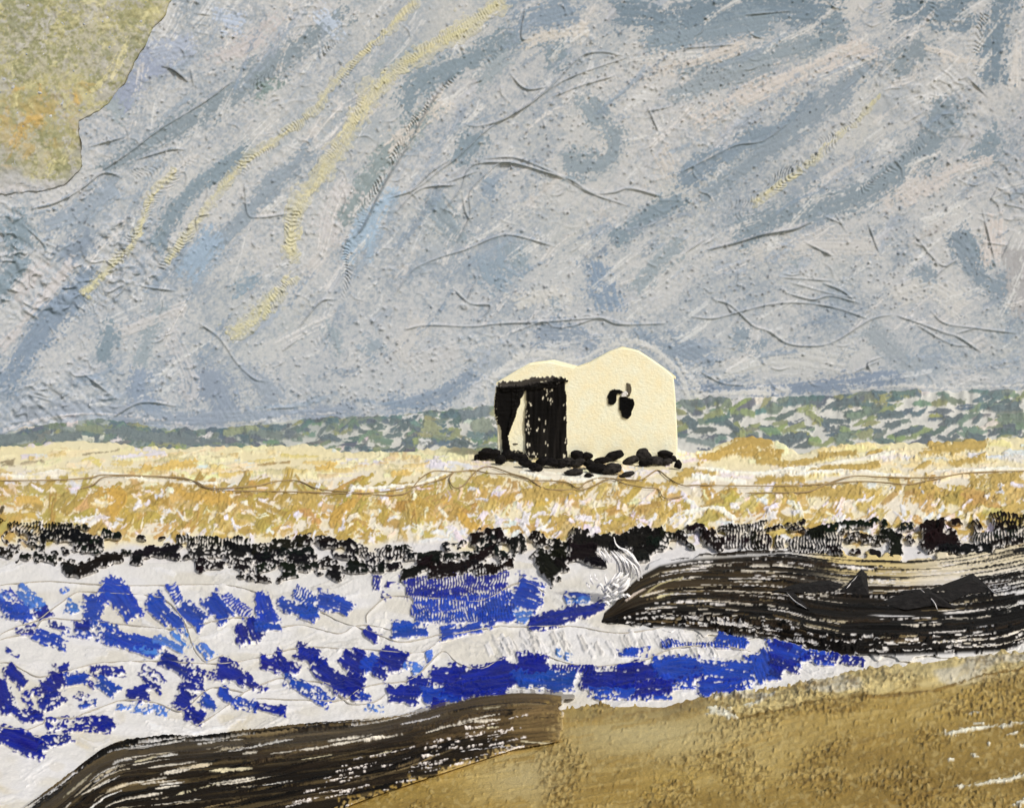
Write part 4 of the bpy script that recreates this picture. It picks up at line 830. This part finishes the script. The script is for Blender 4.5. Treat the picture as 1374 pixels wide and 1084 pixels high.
m_ = ((v > -.07 + ej) & (v < 1.03 + ej) & (X > 806 + 60 * ej)).astype(np.float32)
mk = np.maximum(blur(m_, 2.0) * .9, 0)
root = empty('rock_ledge', tuple(on_height(np.array(1090.), np.array(860.), 0.0)))
props(root, 'long dark brown rock ledge streaked white, right of the surf', 'rock ledge')
def ramp_lift(zb, prof, gain=1.1):
    def f(px, py, t, z):
        b = zb(px, py) + prof(px, py) * (t > 0); D0 = (HC - b) * F / (py - CY); h = b + t * D0 / F
        P = on_height(px, py, h); P[..., 2] += z * D0 / F * (gain / 1.2); note_height(px, py, h); return P
    return f
def led_prof(px, py):
    t_ = np.interp(px, *zip(*LT)); b_ = np.interp(px, *zip(*LB))
    return .13 * smooth(0, 26, b_ - py) * smooth(-4, 60, py - t_ + 40) * smooth(800, 850, px) + .012 * np.sin(px / 37.0)
on_led = ramp_lift(lambda px, py: 0 * px, led_prof)
M_LEDGE = pigment_mat('ledge_rock', .6, .06, .4, 40.0)
crust('bedrock', led, mk, 2.0, on_led, G_GROUND, M_LEDGE, parent=root, sink=1.2, keep=.3, st=.9)
# crags: folded slabs lying on the ledge
def slab(name, pts, mat, parent, peak, h):
    """a faceted rock slab: outline on the ledge, ridge line raised"""
    bm = bmesh.new()
    def gp(x, y, up=0.0):
        z = surface_z(x, y); D0 = (HC - z) * F / (y - CY)
        q = on_height(np.array(float(x)), np.array(float(y)), z + up * D0 / F) - np.array(parent.location); return bm.verts.new(q)
    top = [gp(x, y, u) for x, y, u in peak]
    low = [gp(x, y, -3) for x, y in pts]; mid = [gp(x, y, 1.6) for x, y in pts]
    n = len(pts)
    for i in range(n):
        bm.faces.new((low[i], low[(i + 1) % n], mid[(i + 1) % n], mid[i]))
        px_, py_ = pts[i]; qx, qy = pts[(i + 1) % n]
        ka = min(range(len(peak)), key=lambda k: (peak[k][0] - px_) ** 2 + (peak[k][1] - py_) ** 2); kb = min(range(len(peak)), key=lambda k: (peak[k][0] - qx) ** 2 + (peak[k][1] - qy) ** 2)
        bm.faces.new((mid[i], mid[(i + 1) % n], top[kb])) if True else None
        if ka != kb: bm.faces.new((mid[i], top[kb], top[ka]))
    bmesh.ops.recalc_face_normals(bm, faces=bm.faces)
    bmesh.ops.subdivide_edges(bm, edges=bm.edges, cuts=3, use_grid_fill=True)
    for vtx in bm.verts: vtx.co += vtx.normal * random.uniform(-.006, .006)
    me = bpy.data.meshes.new(name); bm.to_mesh(me); bm.free(); me.materials.append(mat)
    return link(bpy.data.objects.new(name, me), parent)
M_CRAG = plain_mat('crag_rock', (40, 38, 36), .7, .06, .5, 14, .5, .02, (16, 15, 14))
M_WHITE = plain_mat('white_scrape', (222, 218, 212), .6, .2, .1, 20, .3, .01)
props(slab('crag', [(1128, 792), (1146, 774), (1156, 763), (1163, 770), (1166, 798), (1146, 797)], M_CRAG, root, [(1155, 772, 9), (1158, 784, 8)], 1), 'pointed triangular crag')
props(slab('crag', [(1036, 793), (1070, 783), (1112, 778), (1132, 784), (1122, 792), (1080, 796)], M_CRAG, root, [(1075, 788, 4), (1112, 784, 5)], 1), 'long low crag at left')
props(slab('crag', [(1182, 809), (1212, 792), (1246, 789), (1266, 803), (1283, 816), (1252, 812), (1215, 818)], M_CRAG, root, [(1215, 803, 5), (1250, 797, 8)], 1), 'broad flat crag')
props(slab('crag', [(1246, 791), (1283, 778), (1305, 769), (1318, 780), (1334, 793), (1300, 796), (1275, 808)], M_CRAG, root, [(1275, 790, 5), (1306, 779, 7)], 1), 'leaf-shaped crag at right')
props(slab('crag', [(1054, 794), (1062, 792), (1075, 804), (1086, 818), (1070, 812)], M_CRAG, root, [(1066, 801, 4), (1076, 810, 4)], 1), 'small upright flake')
for pts in ['1056,795 1066,806 1082,816', '1136,789 1146,778 1153,770', '1235,790 1252,806 1258,818', '1325,786 1333,794 1340,797']:
    q = [tuple(map(float, s.split(','))) for s in pts.split()]
    o = lay_line('pale_edge', q, M_WHITE, .75, 5.0); o.data.transform(__import__('mathutils').Matrix.Translation(-root.location)); o.parent = root

# lower left ledge
low = Layer(-60, 900, 820, 1180, (221, 219, 214)); X, Y = low.X, low.Y
low.c[:] = surf.sample(X, np.minimum(Y, 1176)); k = smooth(0, 20, Y - np.interp(X, [a for a, b in TOP], [b for a, b in TOP])) * (X > 440); low.mix(full, k, bank.sample(X, Y))
KT = [(-60, 1180), (20, 1100), (45, 1082), (78, 1060), (108, 1036), (135, 1016), (160, 1005), (200, 1000), (262, 994), (344, 986), (420, 977), (500, 970), (545, 962), (590, 948), (640, 935), (690, 929), (730, 930), (756, 934)]
KB = [(-60, 1250), (300, 1240), (420, 1120), (470, 1078), (520, 1060), (580, 1040), (640, 1020), (690, 1004), (750, 994), (756, 992)]
tp = np.interp(X, *zip(*KT)); bt = np.interp(X, *zip(*KB)); v = (Y - tp) / (bt - tp)
def kflow(x, d):           # bedding follows the upper edge, distance d below it
    return float(np.interp(x, *zip(*KT))) + d * (1 + .0 * x)
GBR, MBR = (92, 80, 58), (70, 58, 40)
dd = Y - tp; vj = v + (N(X, Y, 26, 9, 165) - .5) * .14 + (N(X, Y, 3, 3, 166) - .5) * .2
fl = smooth(0, 3, dd) * smooth(1.0, .93, vj) * (X < 754)
yb = Y + .12 * np.maximum(X - 150, 0) * smooth(10, 60, dd) - (1 - smooth(10, 60, dd)) * tp * 0
wv_ = np.where(dd < 34, dd, yb)
low.mix(full, fl, (66, 55, 37)); low.mix(full, fl * smooth(18, 44, dd + (N(X, yb, 90, 8, 161) - .5) * 26) * smooth(760, 560, X) * .85, (20, 17, 13))
low.mix(full, fl * smooth(.45, .72, N(X, wv_, 150, 3.0, 162)) * .7, (30, 25, 18)); low.mix(full, fl * smooth(.55, .8, N(X, wv_, 170, 4.0, 163)) * .7, (96, 82, 54)); low.mix(full, fl * smooth(540, 700, X) * smooth(60, 20, dd) * .6, (88, 72, 44))
low.mix(full, fl * smooth(650, 735, X + (N(X, wv_, 60, 3, 167) - .5) * 60) * .65, (112, 92, 58))
kb = smooth(728, 756, X + (N(X, Y, 3, 2.4, 184) - .5) * 26 + (N(X, Y, 12, 4, 185) - .5) * 20); low.mix(full, kb * fl * .8, bank.sample(X, Y))
low.z += fl * 1.6 * (N(X, wv_, 140, 2.6, 164) - .4)
for i in range(150):
    x = random.uniform(30, 640); d = random.uniform(1, 125) if i % 3 else random.uniform(-7, 3) - 4 * (i % 2); x = x if i % 3 else random.uniform(20, 420); l = random.uniform(50, 190)
    if d > 8 + (760 - x) * .32: continue
    tilt = -.12 * l if d > 25 else 0
    pts = [(min(x + l * t, 750), kflow(min(x + l * t, 750), d) + tilt * t * (x > 150)) for t in np.linspace(0, 1, 6)]
    stroke(low, pts, random.uniform(.8, 2.6), random.choice([DBR, KBL, KBL, (44, 36, 25), (96, 82, 56), (120, 104, 72)]), dry=random.uniform(.1, .36), h=1.0, bl=60, bw=1.3, rag=.8, vary=.3, fine=.4, soft=.06, taper=True, feather=.4)
for p, w, c, dry in [([(340, 998), (430, 990), (530, 975), (600, 958)], 10, (82, 72, 54), .06), ([(530, 972), (620, 945), (690, 934), (770, 936)], 8, (86, 74, 54), .05), ([(300, 1012), (420, 1006), (540, 985), (640, 965), (680, 955)], 9, (60, 49, 36), .12), ([(560, 990), (680, 970), (752, 955)], 12, (92, 76, 50), .15), ([(690, 955), (752, 950)], 9, (118, 98, 64), .2), ([(680, 975), (752, 968)], 9, (112, 94, 60), .2), ([(660, 990), (752, 984)], 7, (104, 86, 54), .2),
                     ([(160, 1030), (230, 1018), (330, 1012)], 9, (30, 26, 20), .12), ([(250, 1045), (380, 1030), (520, 1000), (640, 975)], 11, (34, 28, 21), .16), ([(200, 1060), (330, 1050), (470, 1030), (600, 1005), (690, 990)], 10, (22, 19, 15), .25), ([(240, 1080), (400, 1062), (520, 1040), (640, 1012)], 9, (26, 22, 17), .3), ([(110, 1080), (180, 1040), (260, 1020)], 9, (40, 33, 24), .2), ([(60, 1084), (120, 1040), (190, 1008)], 7, (64, 54, 38), .16), ([(380, 1090), (470, 1066), (560, 1036)], 8, (34, 28, 21), .3), ([(150, 1090), (260, 1066), (330, 1062)], 9, (30, 25, 19), .2), ([(200, 1006), (262, 1000), (330, 996)], 7, (74, 66, 52), .1)]:
    stroke(low, p, w, c, dry=dry, h=1.2, bl=80, bw=1.6, rag=.8, vary=.3, fine=.3, soft=.08, alpha=.6, feather=.7)
SCR = [([(352, 1012), (420, 1005), (470, 997), (540, 987)], 1.8), ([(400, 1020), (450, 1012)], 1.2), ([(440, 995), (500, 988)], 1.5), ([(535, 975), (590, 962)], 1.5), ([(572, 984), (620, 970), (670, 960)], 1.6), ([(600, 976), (670, 966)], 1.3), ([(640, 952), (672, 949)], 1.2), ([(180, 1022), (215, 1014)], 2), ([(215, 1040), (262, 1030)], 3), ([(110, 1066), (150, 1044)], 2), ([(125, 1050), (155, 1034)], 1.4), ([(85, 1070), (120, 1040)], 1.6), ([(236, 1066), (300, 1050)], 2), ([(210, 1058), (240, 1054)], 2), ([(280, 1036), (340, 1032)], 2.2), ([(640, 978), (670, 976)], 1.6), ([(618, 1008), (688, 1000)], 2.6), ([(500, 1014), (530, 1006)], 1.4), ([(700, 994), (745, 998)], 2)]
for p, w in SCR: stroke(low, p, w * .8, random.choice([(222, 214, 194), (206, 196, 160), (226, 222, 216)]), dry=.25, h=-.3, bl=30, bw=1.5, rag=1.0, fine=.5, taper=True)
for i in range(44):                          # pale gaps where the bristles split at the left end
    x = random.uniform(50, 330); d = random.uniform(2, 85); l = random.uniform(20, 75)
    stroke(low, [(x + l * t, kflow(x + l * t, d) - .05 * l * t + random.gauss(0, .3)) for t in (0, .35, .7, 1)], random.uniform(.7, 1.7), random.choice([(224, 220, 208), (214, 206, 186), (190, 178, 150)]), dry=.25, h=-.3, bl=26, bw=1.5, rag=1.0, fine=.5, taper=True, feather=.4)
for i in range(120):
    x = random.uniform(345, 690); b = float(np.interp(x, *zip(*KB))); t_ = float(np.interp(x, *zip(*KT))); y = t_ + (b - t_) * random.uniform(.45, 1); l = random.uniform(8, 30)
    stroke(low, [(x, y), (x + l, y - .2 * l)], random.uniform(.7, 1.6), (222, 214, 204), dry=.5, h=.5, bl=3, bw=2, fine=.7)
m_ = ((dd > -6 - 5 * smooth(300, 150, X)) & (v < 1.02) & (X < 752 + (N(X * 0, Y, 9, 7, 183) - .5) * 12)).astype(np.float32); m_[((Y > 931) & (Y < 939) & (X > 752) & (X < 772))] = 1
mk = blur(m_, 1.6) * .95
def low_prof(px, py):
    t_ = np.interp(px, *zip(*KT)); b_ = np.interp(px, *zip(*KB))
    return .165 * smooth(-6, 22, py - t_) + .10 * smooth(10, 60, b_ - py) * smooth(-10, 40, py - t_) * smooth(756, 700, px)
on_low = ramp_lift(lambda px, py: 0 * px, low_prof)
o = crust('rock_ledge', low, mk, 2.0, on_low, G_GROUND, M_LEDGE, sink=3, keep=.3, st=.9)
props(o, 'dark streaked rock ledge at the lower left running under the sandbank', 'rock ledge')

# ------------------------------------------------------------------ white spray
M_SPRAY = plain_mat('spray_foam', (236, 235, 231), .5, .3, .06, 30, .2, .01)
root = empty('spray', tuple(on_height(np.array(832.), np.array(800.), .05)))
props(root, 'white bristling spray thrown up where surf meets the dark ledge', 'spray')
V_, F_ = [], []
def strand(pts, r):
    p = catmull(pts, 3.0); n = len(p)
    D0 = (HC - .06) * F / (806 - CY) - .02 * random.random()
    u = np.linspace(0, 1, n); rr = r * (.35 + .65 * np.sin(np.pi * np.clip(u * .9 + .08, 0, 1))) * D0 / F
    Q = world_pt(p[:, 0], p[:, 1], D0 + .10 * np.sin(u * 3) * random.uniform(-1, 1)); k = len(V_)
    for i in range(n):
        for a in range(5): V_.append((Q[i, 0] + rr[i] * math.cos(a * 1.2566), Q[i, 1] + rr[i] * .8 * math.sin(a * 1.2566 + .5), Q[i, 2] + rr[i] * math.sin(a * 1.2566)))
    for i in range(n - 1):
        for a in range(5): F_.append((k + i * 5 + a, k + i * 5 + (a + 1) % 5, k + i * 5 + 5 + (a + 1) % 5, k + i * 5 + 5 + a))
def flush(name):
    me = bpy.data.meshes.new(name); me.from_pydata((np.array(V_) - np.array(root.location)).tolist(), [], F_); me.materials.append(M_SPRAY)
    me.polygons.foreach_set('use_smooth', np.ones(len(F_), bool)); V_.clear(); F_.clear(); return link(bpy.data.objects.new(name, me), root)
strand([(824, 721), (826, 729), (832, 735), (842, 739), (850, 748), (856, 762), (857, 774)], 1.5); strand([(832, 735), (840, 742), (848, 752), (852, 766)], 1.1); strand([(848, 742), (853, 750), (856, 757)], .9)
flush('arching_jet')
for i in range(80):
    t = random.random(); x = 820 + 26 * t + random.gauss(0, 1.5); y = 742 + 6 * t + random.gauss(0, 2)
    strand([(x, y), (x + 8 + 3 * t, y + 10), (x + 10 + 4 * t + random.gauss(0, 1), y + 24 + random.gauss(0, 4))], random.uniform(.6, 1.3))
for i in range(26):
    x = random.uniform(826, 846); y = random.uniform(764, 782); strand([(x, y), (x - 5, y + 8), (x - 14 + random.gauss(0, 3), y + 16)], random.uniform(1.0, 2.2))
for i in range(16):
    x = random.uniform(800, 812) + random.gauss(0, 2); strand([(x, 738 + random.gauss(0, 3)), (x + 6, 746), (x + 10, 752 + random.gauss(0, 3))], random.uniform(.5, .9))
flush('bristle_foam')
for x, y, h in [(793, 783, 12), (799, 778, 8), (813, 786, 15), (820, 794, 12), (788, 788, 6), (828, 790, 10), (810, 800, 7)]:
    strand([(x + 3, y), (x + random.gauss(0, 2), y - h * .4), (x - 1, y - h)], random.uniform(1.8, 2.8))
for i in range(22):
    x = random.uniform(796, 838); y = random.uniform(786, 812); strand([(x, y), (x + 5, y - 3 + random.gauss(0, 2)), (x + 10, y + random.gauss(0, 3))], random.uniform(1.3, 2.6))
flush('splash_foam')
# ------------------------------------------------------------------ HUT
DH, PM = 24.6, F / 24.6                                     # distance of the front wall, drawing units per metre
def hp(x, y, d=DH): return ((x - CX) / F * d, d, HC - (y - CY) / F * d)
root = empty('hut', hp(787, 618)); RL = np.array(root.location)
props(root, 'small cream plastered seaside hut with black doorway and broken window', 'hut')
def hut_mat(name, c1, c2):
    m = plain_mat(name, c1, .9, .06, .1, 2.2, .6, .03, c2); nt = m.node_tree; b = nt.nodes['Principled BSDF']
    geo = nt.nodes.new('ShaderNodeNewGeometry'); mp = nt.nodes.new('ShaderNodeMapping'); mp.inputs['Scale'].default_value = (5, 5, 30)
    n = nt.nodes.new('ShaderNodeTexNoise'); n.inputs['Scale'].default_value = 1.6; n.inputs['Detail'].default_value = 6
    nt.links.new(geo.outputs['Position'], mp.inputs['Vector']); nt.links.new(mp.outputs['Vector'], n.inputs['Vector'])
    n2 = nt.nodes.new('ShaderNodeTexNoise'); n2.inputs['Scale'].default_value = 14; n2.inputs['Detail'].default_value = 3; nt.links.new(geo.outputs['Position'], n2.inputs['Vector'])
    ad = nt.nodes.new('ShaderNodeMath'); ad.operation = 'ADD'; nt.links.new(n.outputs['Fac'], ad.inputs[0]); nt.links.new(n2.outputs['Fac'], ad.inputs[1])
    bp = nt.nodes.new('ShaderNodeBump'); bp.inputs['Strength'].default_value = .35; bp.inputs['Distance'].default_value = .05
    nt.links.new(ad.outputs[0], bp.inputs['Height']); nt.links.new(bp.outputs['Normal'], b.inputs['Normal']); return m
M_PLAS = hut_mat('cream_plaster', (250, 243, 212), (244, 235, 196)); M_ROOF = hut_mat('cream_roof', (248, 238, 204), (240, 230, 190))
def prism(name, outline, d0, d1, mat, parent, bev=.04, jit=.02):
    """an outline of the front carried back to depth d1"""
    bm = bmesh.new(); n = len(outline)
    A = [bm.verts.new(np.array(hp(x, y, d0)) - RL) for x, y in outline]
    B = [bm.verts.new(np.array(hp(x, y, d0)) - RL + np.array([.115 * (d1 - d0), d1 - d0, 0])) for x, y in outline]
    bm.faces.new(A); bm.faces.new(B[::-1])
    for i in range(n): bm.faces.new((A[i], B[i], B[(i + 1) % n], A[(i + 1) % n]))
    bmesh.ops.recalc_face_normals(bm, faces=bm.faces)
    if bev: bmesh.ops.bevel(bm, geom=[e for e in bm.edges if e.calc_length() > .12], offset=bev, segments=3, affect='EDGES', profile=.6)
    me = bpy.data.meshes.new(name); bm.to_mesh(me); bm.free(); me.materials.append(mat)
    return link(bpy.data.objects.new(name, me), parent)
def rough(pts, step=4, j=.5):
    p = catmull(list(pts), step) if len(pts) > 2 else np.array(pts, float)
    return [(x + random.gauss(0, j), y + random.gauss(0, j)) for x, y in p]
MAIN = [(765, 640), (766, 497)] + [(778, 492), (790, 488), (803, 481), (818, 472.5), (830, 467.5), (836, 466.5), (846, 468), (857, 471), (870, 479), (884, 489), (897, 499), (904, 506)] + [(906, 530), (908, 560), (909, 590), (908, 640)]
WING = [(667, 640), (667, 560), (668, 514), (680, 506), (695, 497), (711, 488.5), (722, 486), (736, 485.5), (752, 489), (768, 493), (768, 640)]
FRONT = [(667, 640)] + WING[1:-1] + [(772, 493.5)] + MAIN[2:]
prism('wall', [(x + random.gauss(0, .3), y + random.gauss(0, .3)) for x, y in FRONT], DH, DH + 2.9, M_PLAS, root, .05)
# roofs: slabs just above the wall tops, sloping with them
def roof(name, line, d0, d1, th):
    up = [(x, y - .9) for x, y in line]; dn = [(x, y + th) for x, y in line[::-1]]
    return prism(name, up + dn, d0, d1, M_ROOF, root, .0)
roof('roof', [(770, 495), (790, 488), (818, 472.5), (836, 466), (857, 471), (884, 489), (907, 506)], DH + .06, DH + 3.1, 3)
roof('roof', [(666, 514), (695, 497), (711, 488), (736, 485), (769, 494)], DH + .2, DH + 2.8, 3)

hl = Layer(640, 440, 930, 660, (247, 240, 208)); X, Y = hl.X, hl.Y
hl.mix(full, smooth(.4, .75, N(X, Y, 40, 14, 131)) * .4, (246, 242, 220))
hl.z += .5 * (N(X, Y, 14, 3, 132) - .5)
def on_wall(d):
    def f(px, py, t, z):
        P = world_pt(px, py, np.full(px.shape, d)); P[..., 1] -= (t + z) / PM; return P
    return f
from_full = full
M_TAR = pigment_mat('tarred_timber', .75, .05, .6, 40.0)
TARS = (18, 17, 16)
def timber(name, strokes, T, dw, label=None, parent=root, polys=()):
    hl.cov[:] = 0
    for poly, c in polys:
        k = inside(hl, [(a, b) for a, b in poly], 1.8, .35, 171); hl.mix(full, k, c); hl.cov[:] = np.maximum(hl.cov, k); hl.z += k * (.6 + .8 * N(X, Y, 5, 3, 172))
    for p, w, c, dry, comb in strokes: stroke(hl, p, w, c, dry=dry, h=1.2, bl=14, bw=2.2, comb=comb, rag=.8, vary=.3, fine=.55, soft=.06)
    mk = blur((hl.cov > .3).astype(np.float32), 1.3)
    o = crust(name, hl, mk, T, on_wall(dw), G_GROUND, M_TAR, parent=parent, st=.55, sink=1.5, keep=.34, zs=.9)
    return props(o, label) if label else o
def flecks(n, xa, xb, ya, yb):
    for _ in range(n):
        x = random.uniform(xa, xb); y = random.uniform(ya, yb); stroke(hl, [(x, y), (x + random.gauss(0, .6), y + random.uniform(1, 4))], random.uniform(.4, .9), (212, 206, 184), dry=.1, h=-.2, bl=4, bw=2, fine=.6)
DOORP = [(706, 538), (706, 517), (714, 513), (738, 511), (757, 508), (759.5, 512), (761, 560), (761, 616), (735, 618), (706, 613), (704, 575)]
k = inside(hl, DOORP, .9, .5, 173); hl.mix(full, k, TARS); hl.mix(full, k * smooth(.5, .8, N(X, Y, 5, 40, 174)) * .7, (34, 32, 30))
hl.z += k * 1.6 * N(X, Y, 3, 30, 175)
flecks(26, 705, 712, 540, 612); flecks(15, 716, 736, 560, 616); flecks(12, 728, 742, 515, 540); flecks(9, 756, 761, 540, 612)
hl.cov[:] = k; kk = hl.cov.copy()
o = crust('door', hl, blur((kk > .5).astype(np.float32), .8), 2.6, on_wall(DH), G_GROUND, M_TAR, parent=root, st=.55, sink=1.5, keep=.4, zs=.9)
timber('door_post', [([(667, 522), (665, 545), (668, 570)], 2, TARS, .3, 4)], 3.0, DH, polys=[([(666, 518), (692, 515), (692, 540), (686, 566), (683, 585), (684, 606), (676, 607), (671, 580), (665, 552)], TARS)])
timber('brace', [([(696, 524), (692, 545), (685, 568), (681, 584)], 2, TARS, .2, 0)], 3.2, DH, polys=[([(688, 519), (703, 519), (701, 532), (694, 552), (687, 574), (682, 588), (680, 578), (685, 550)], TARS)])
timber('lintel', [([(669, 518), (700, 515), (730, 511), (750, 508)], 6, (62, 59, 55), .1, 0), ([(676, 523), (710, 520), (745, 515)], 5, TARS, .18, 0), ([(745, 510), (759, 509)], 3, TARS, .1, 0)], 3.8, DH)
timber('door_sill', [([(682, 607), (695, 606), (706, 611)], 3.5, TARS, .15, 0), ([(686, 595), (697, 595.5)], .9, (70, 66, 58), .1, 0)], 2.4, DH)
win = timber('window', [], 1.3, DH, 'black oval window opening', polys=[([(831, 534), (840, 532), (849, 536), (851, 548), (848, 559), (841, 563), (833, 560), (829, 549)], (12, 12, 12))])
timber('shutter', [], 1.4, DH, 'black hooked flap', root, polys=[([(817, 525), (823, 522), (832, 524), (838, 527), (833, 531), (828, 529), (826, 537), (821, 543), (815, 541), (814, 532)], (14, 14, 14))]).parent = win
timber('shutter_post', [], 1.5, DH, None, root, polys=[([(839, 513), (845, 514), (846, 522), (847, 533), (841, 533), (840, 522)], (92, 86, 72))]).parent = win
timber('frame', [], 3.2, DH, 'white splintered top edge', root, polys=[([(832, 534), (835, 529), (840, 525), (843, 529), (841, 533)], (222, 220, 214))]).parent = win
# ------------------------------------------------------------------ stones heaped against the hut
M_STONE = plain_mat('black_stone', (28, 26, 25), .75, .05, .5, 9, .8, .03, (11, 10, 10))
M_GREY = plain_mat('grey_black_stone', (56, 53, 50), .8, .05, .5, 9, .8, .03, (20, 19, 18))
def stone(label, x, y, rx, ry, grey=False, ang=0.0, d=None):
    d0 = min((HC - zsand(y + ry)) * F / (y + ry - CY), DH - .16) if d is None else d
    d0 -= rx / PM * .15
    r = rx * 1.32 * d0 / F; rz = ry * 1.12 * d0 / F
    bm = bmesh.new(); bmesh.ops.create_icosphere(bm, subdivisions=4, radius=1)
    o3 = random.uniform(0, 90)
    for v in bm.verts:
        c = v.co.normalized(); f = 1 + .30 * (float(N(np.array(c.x * 8 + o3), np.array(c.z * 8 + c.y * 5), 6, 6, 140)) - .5) + .16 * (float(N(np.array(c.x * 8 + c.y * 7), np.array(c.z * 8 + o3), 2.4, 2.4, 141)) - .5)
        q = c * f; x_ = q.x * r; z_ = q.z * rz
        if z_ < -rz * .55: z_ = -rz * (.55 + (-z_ / rz - .55) * .3)
        v.co = (x_ * math.cos(ang) - z_ * math.sin(ang), q.y * min(r, .17), x_ * math.sin(ang) + z_ * math.cos(ang))
    gz = zsand(y + ry) 
    for v in bm.verts:
        if v.co.z < -rz * .3 and hp(x, y, d0)[2] - rz > gz: v.co.z -= (hp(x, y, d0)[2] - rz - gz) * .9
        v.co.z -= 0
    me = bpy.data.meshes.new('stone'); bm.to_mesh(me); bm.free(); me.materials.append(M_GREY if grey else M_STONE)
    me.polygons.foreach_set('use_smooth', np.ones(len(me.polygons), bool))
    o = bpy.data.objects.new('stone', me); o.location = hp(x, y, d0); link(o)
    return props(o, label, 'stone', 'black stones heaped along the foot of the hut')
ST = [('tiny black pebble farthest left of the hut', 640, 611.5, 3.5, 2.2, 0, .3), ('flat black stone second from the left end of the heap', 652, 607, 8, 5, 0, .15), ('rounded black stone left of the door post', 663, 609, 7, 5.5, 0, -.1), ('black stone hanging below its row, under the door post', 671, 617.5, 5.5, 6.5, 0, 0), ('black stone right at the foot of the door post', 681, 609, 7, 5, 0, .1),
      ('low wide black stone under the pale triangular gap', 694, 612, 10, 4.5, 0, -.1), ('black stone at the bottom left corner of the door', 705, 621, 8, 6.5, 0, -.3), ('black stone in front of the door, resting lowest', 718, 627, 7.5, 6, 0, -.3), ('black stone under the middle of the door', 728, 620, 7, 7, 0, .2), ('large black stone under the right half of the door', 741, 621, 9.5, 6.5, 0, -.2), ('black stone at the bottom right corner of the door', 752, 622, 6.5, 5.5, 0, -.2),
      ('round black stone right of the door, on top of the heap', 775, 609, 6.5, 5, 0, .1), ('twin black stone touching the round one right of the door', 788, 613, 6.5, 5.5, 0, .4), ('faded grey stone between door and round stone', 762, 620, 6.5, 5.5, 1, 0), ('dark grey stone in the middle row, right of the door', 774, 622, 8, 6, 1, .2), ('lowest grey stone left of the big pile', 770, 634, 10, 4.5, 1, 0), ('dark stone left of the big pile', 792, 624, 7, 6, 0, -.4),
      ('slanted black stone over the big pile', 808, 618, 10, 5, 0, .15), ('largest slanted black stone left of the window wall stain', 825, 612, 11, 6.5, 0, .45), ('wide black stone in the big pile', 803, 629, 12, 7, 0, 0), ('grey-black stone at right of the big pile', 821, 630, 10, 7, 1, .2), ('small dark pebble at the bottom of the big pile', 790, 638, 4.5, 3.2, 0, 0), ('thin grey stone lying alone, below the big pile', 841, 637, 9, 3.2, 1, .25),
      ('oval black stone starting the right-hand pile', 846, 618.5, 8, 6, 1, .3), ('tall smoky black stone topping the right-hand pile', 863, 611, 8, 10, 1, 0), ('black stone under the tall smoky one', 866, 621, 8, 5, 0, .1), ('broad grey-black stone in the right-hand pile', 880, 619, 9, 5.5, 1, -.15), ('egg-shaped black stone high at the right end', 892, 609, 8, 4.8, 0, 0), ('black stone under the egg-shaped one', 893, 620, 7, 4.5, 1, .1), ('small black stone at the right corner of the hut', 903, 616, 4, 4, 0, -.5), ('narrow black stone at the far right end of the heap', 910, 624, 4, 6, 0, -.2)]
for lb, x, y, rx, ry, g, a in ST: stone(lb, x, y, rx, ry, bool(g), a)

# ------------------------------------------------------------------ camera, sun, sky light
cam = bpy.data.cameras.new('camera'); co = bpy.data.objects.new('camera', cam); COL.objects.link(co)
co.location = (0, 0, HC); co.rotation_euler = (math.radians(90), 0, 0)
cam.sensor_width = 36; cam.sensor_fit = 'HORIZONTAL'; cam.lens = 36 * F / 1374.0
cam.shift_y = -(542 - CY) / 1374.0; cam.clip_end = 3000; cam.clip_start = .05
SC.camera = co
l = np.array([.52, -.52, .68]); l /= np.linalg.norm(l)
el = math.asin(l[2]); az = math.atan2(l[0], l[1])
sd = bpy.data.lights.new('sun', 'SUN'); sd.energy = SUN_E; sd.angle = math.radians(SUN_A); sd.color = (1, .98, .95)
so = bpy.data.objects.new('sun', sd); COL.objects.link(so)
import mathutils
so.rotation_euler = mathutils.Vector(l).to_track_quat('Z', 'Y').to_euler(); so.location = (20, -20, 40)
w = bpy.data.worlds.new('World'); SC.world = w; w.use_nodes = True
nt = w.node_tree; bg = nt.nodes['Background']
sk = nt.nodes.new('ShaderNodeTexSky'); sk.sky_type = 'NISHITA'; sk.sun_disc = False; sk.sun_elevation = el; sk.sun_rotation = az; sk.dust_density = 4.0; sk.air_density = .6
nt.links.new(sk.outputs['Color'], bg.inputs['Color']); bg.inputs['Strength'].default_value = SKY_E
vs_ = SC.view_settings; vs_.view_transform = 'Standard'; vs_.look = 'None'; vs_.gamma = 1; vs_.use_curve_mapping = False; vs_.exposure = EXPO
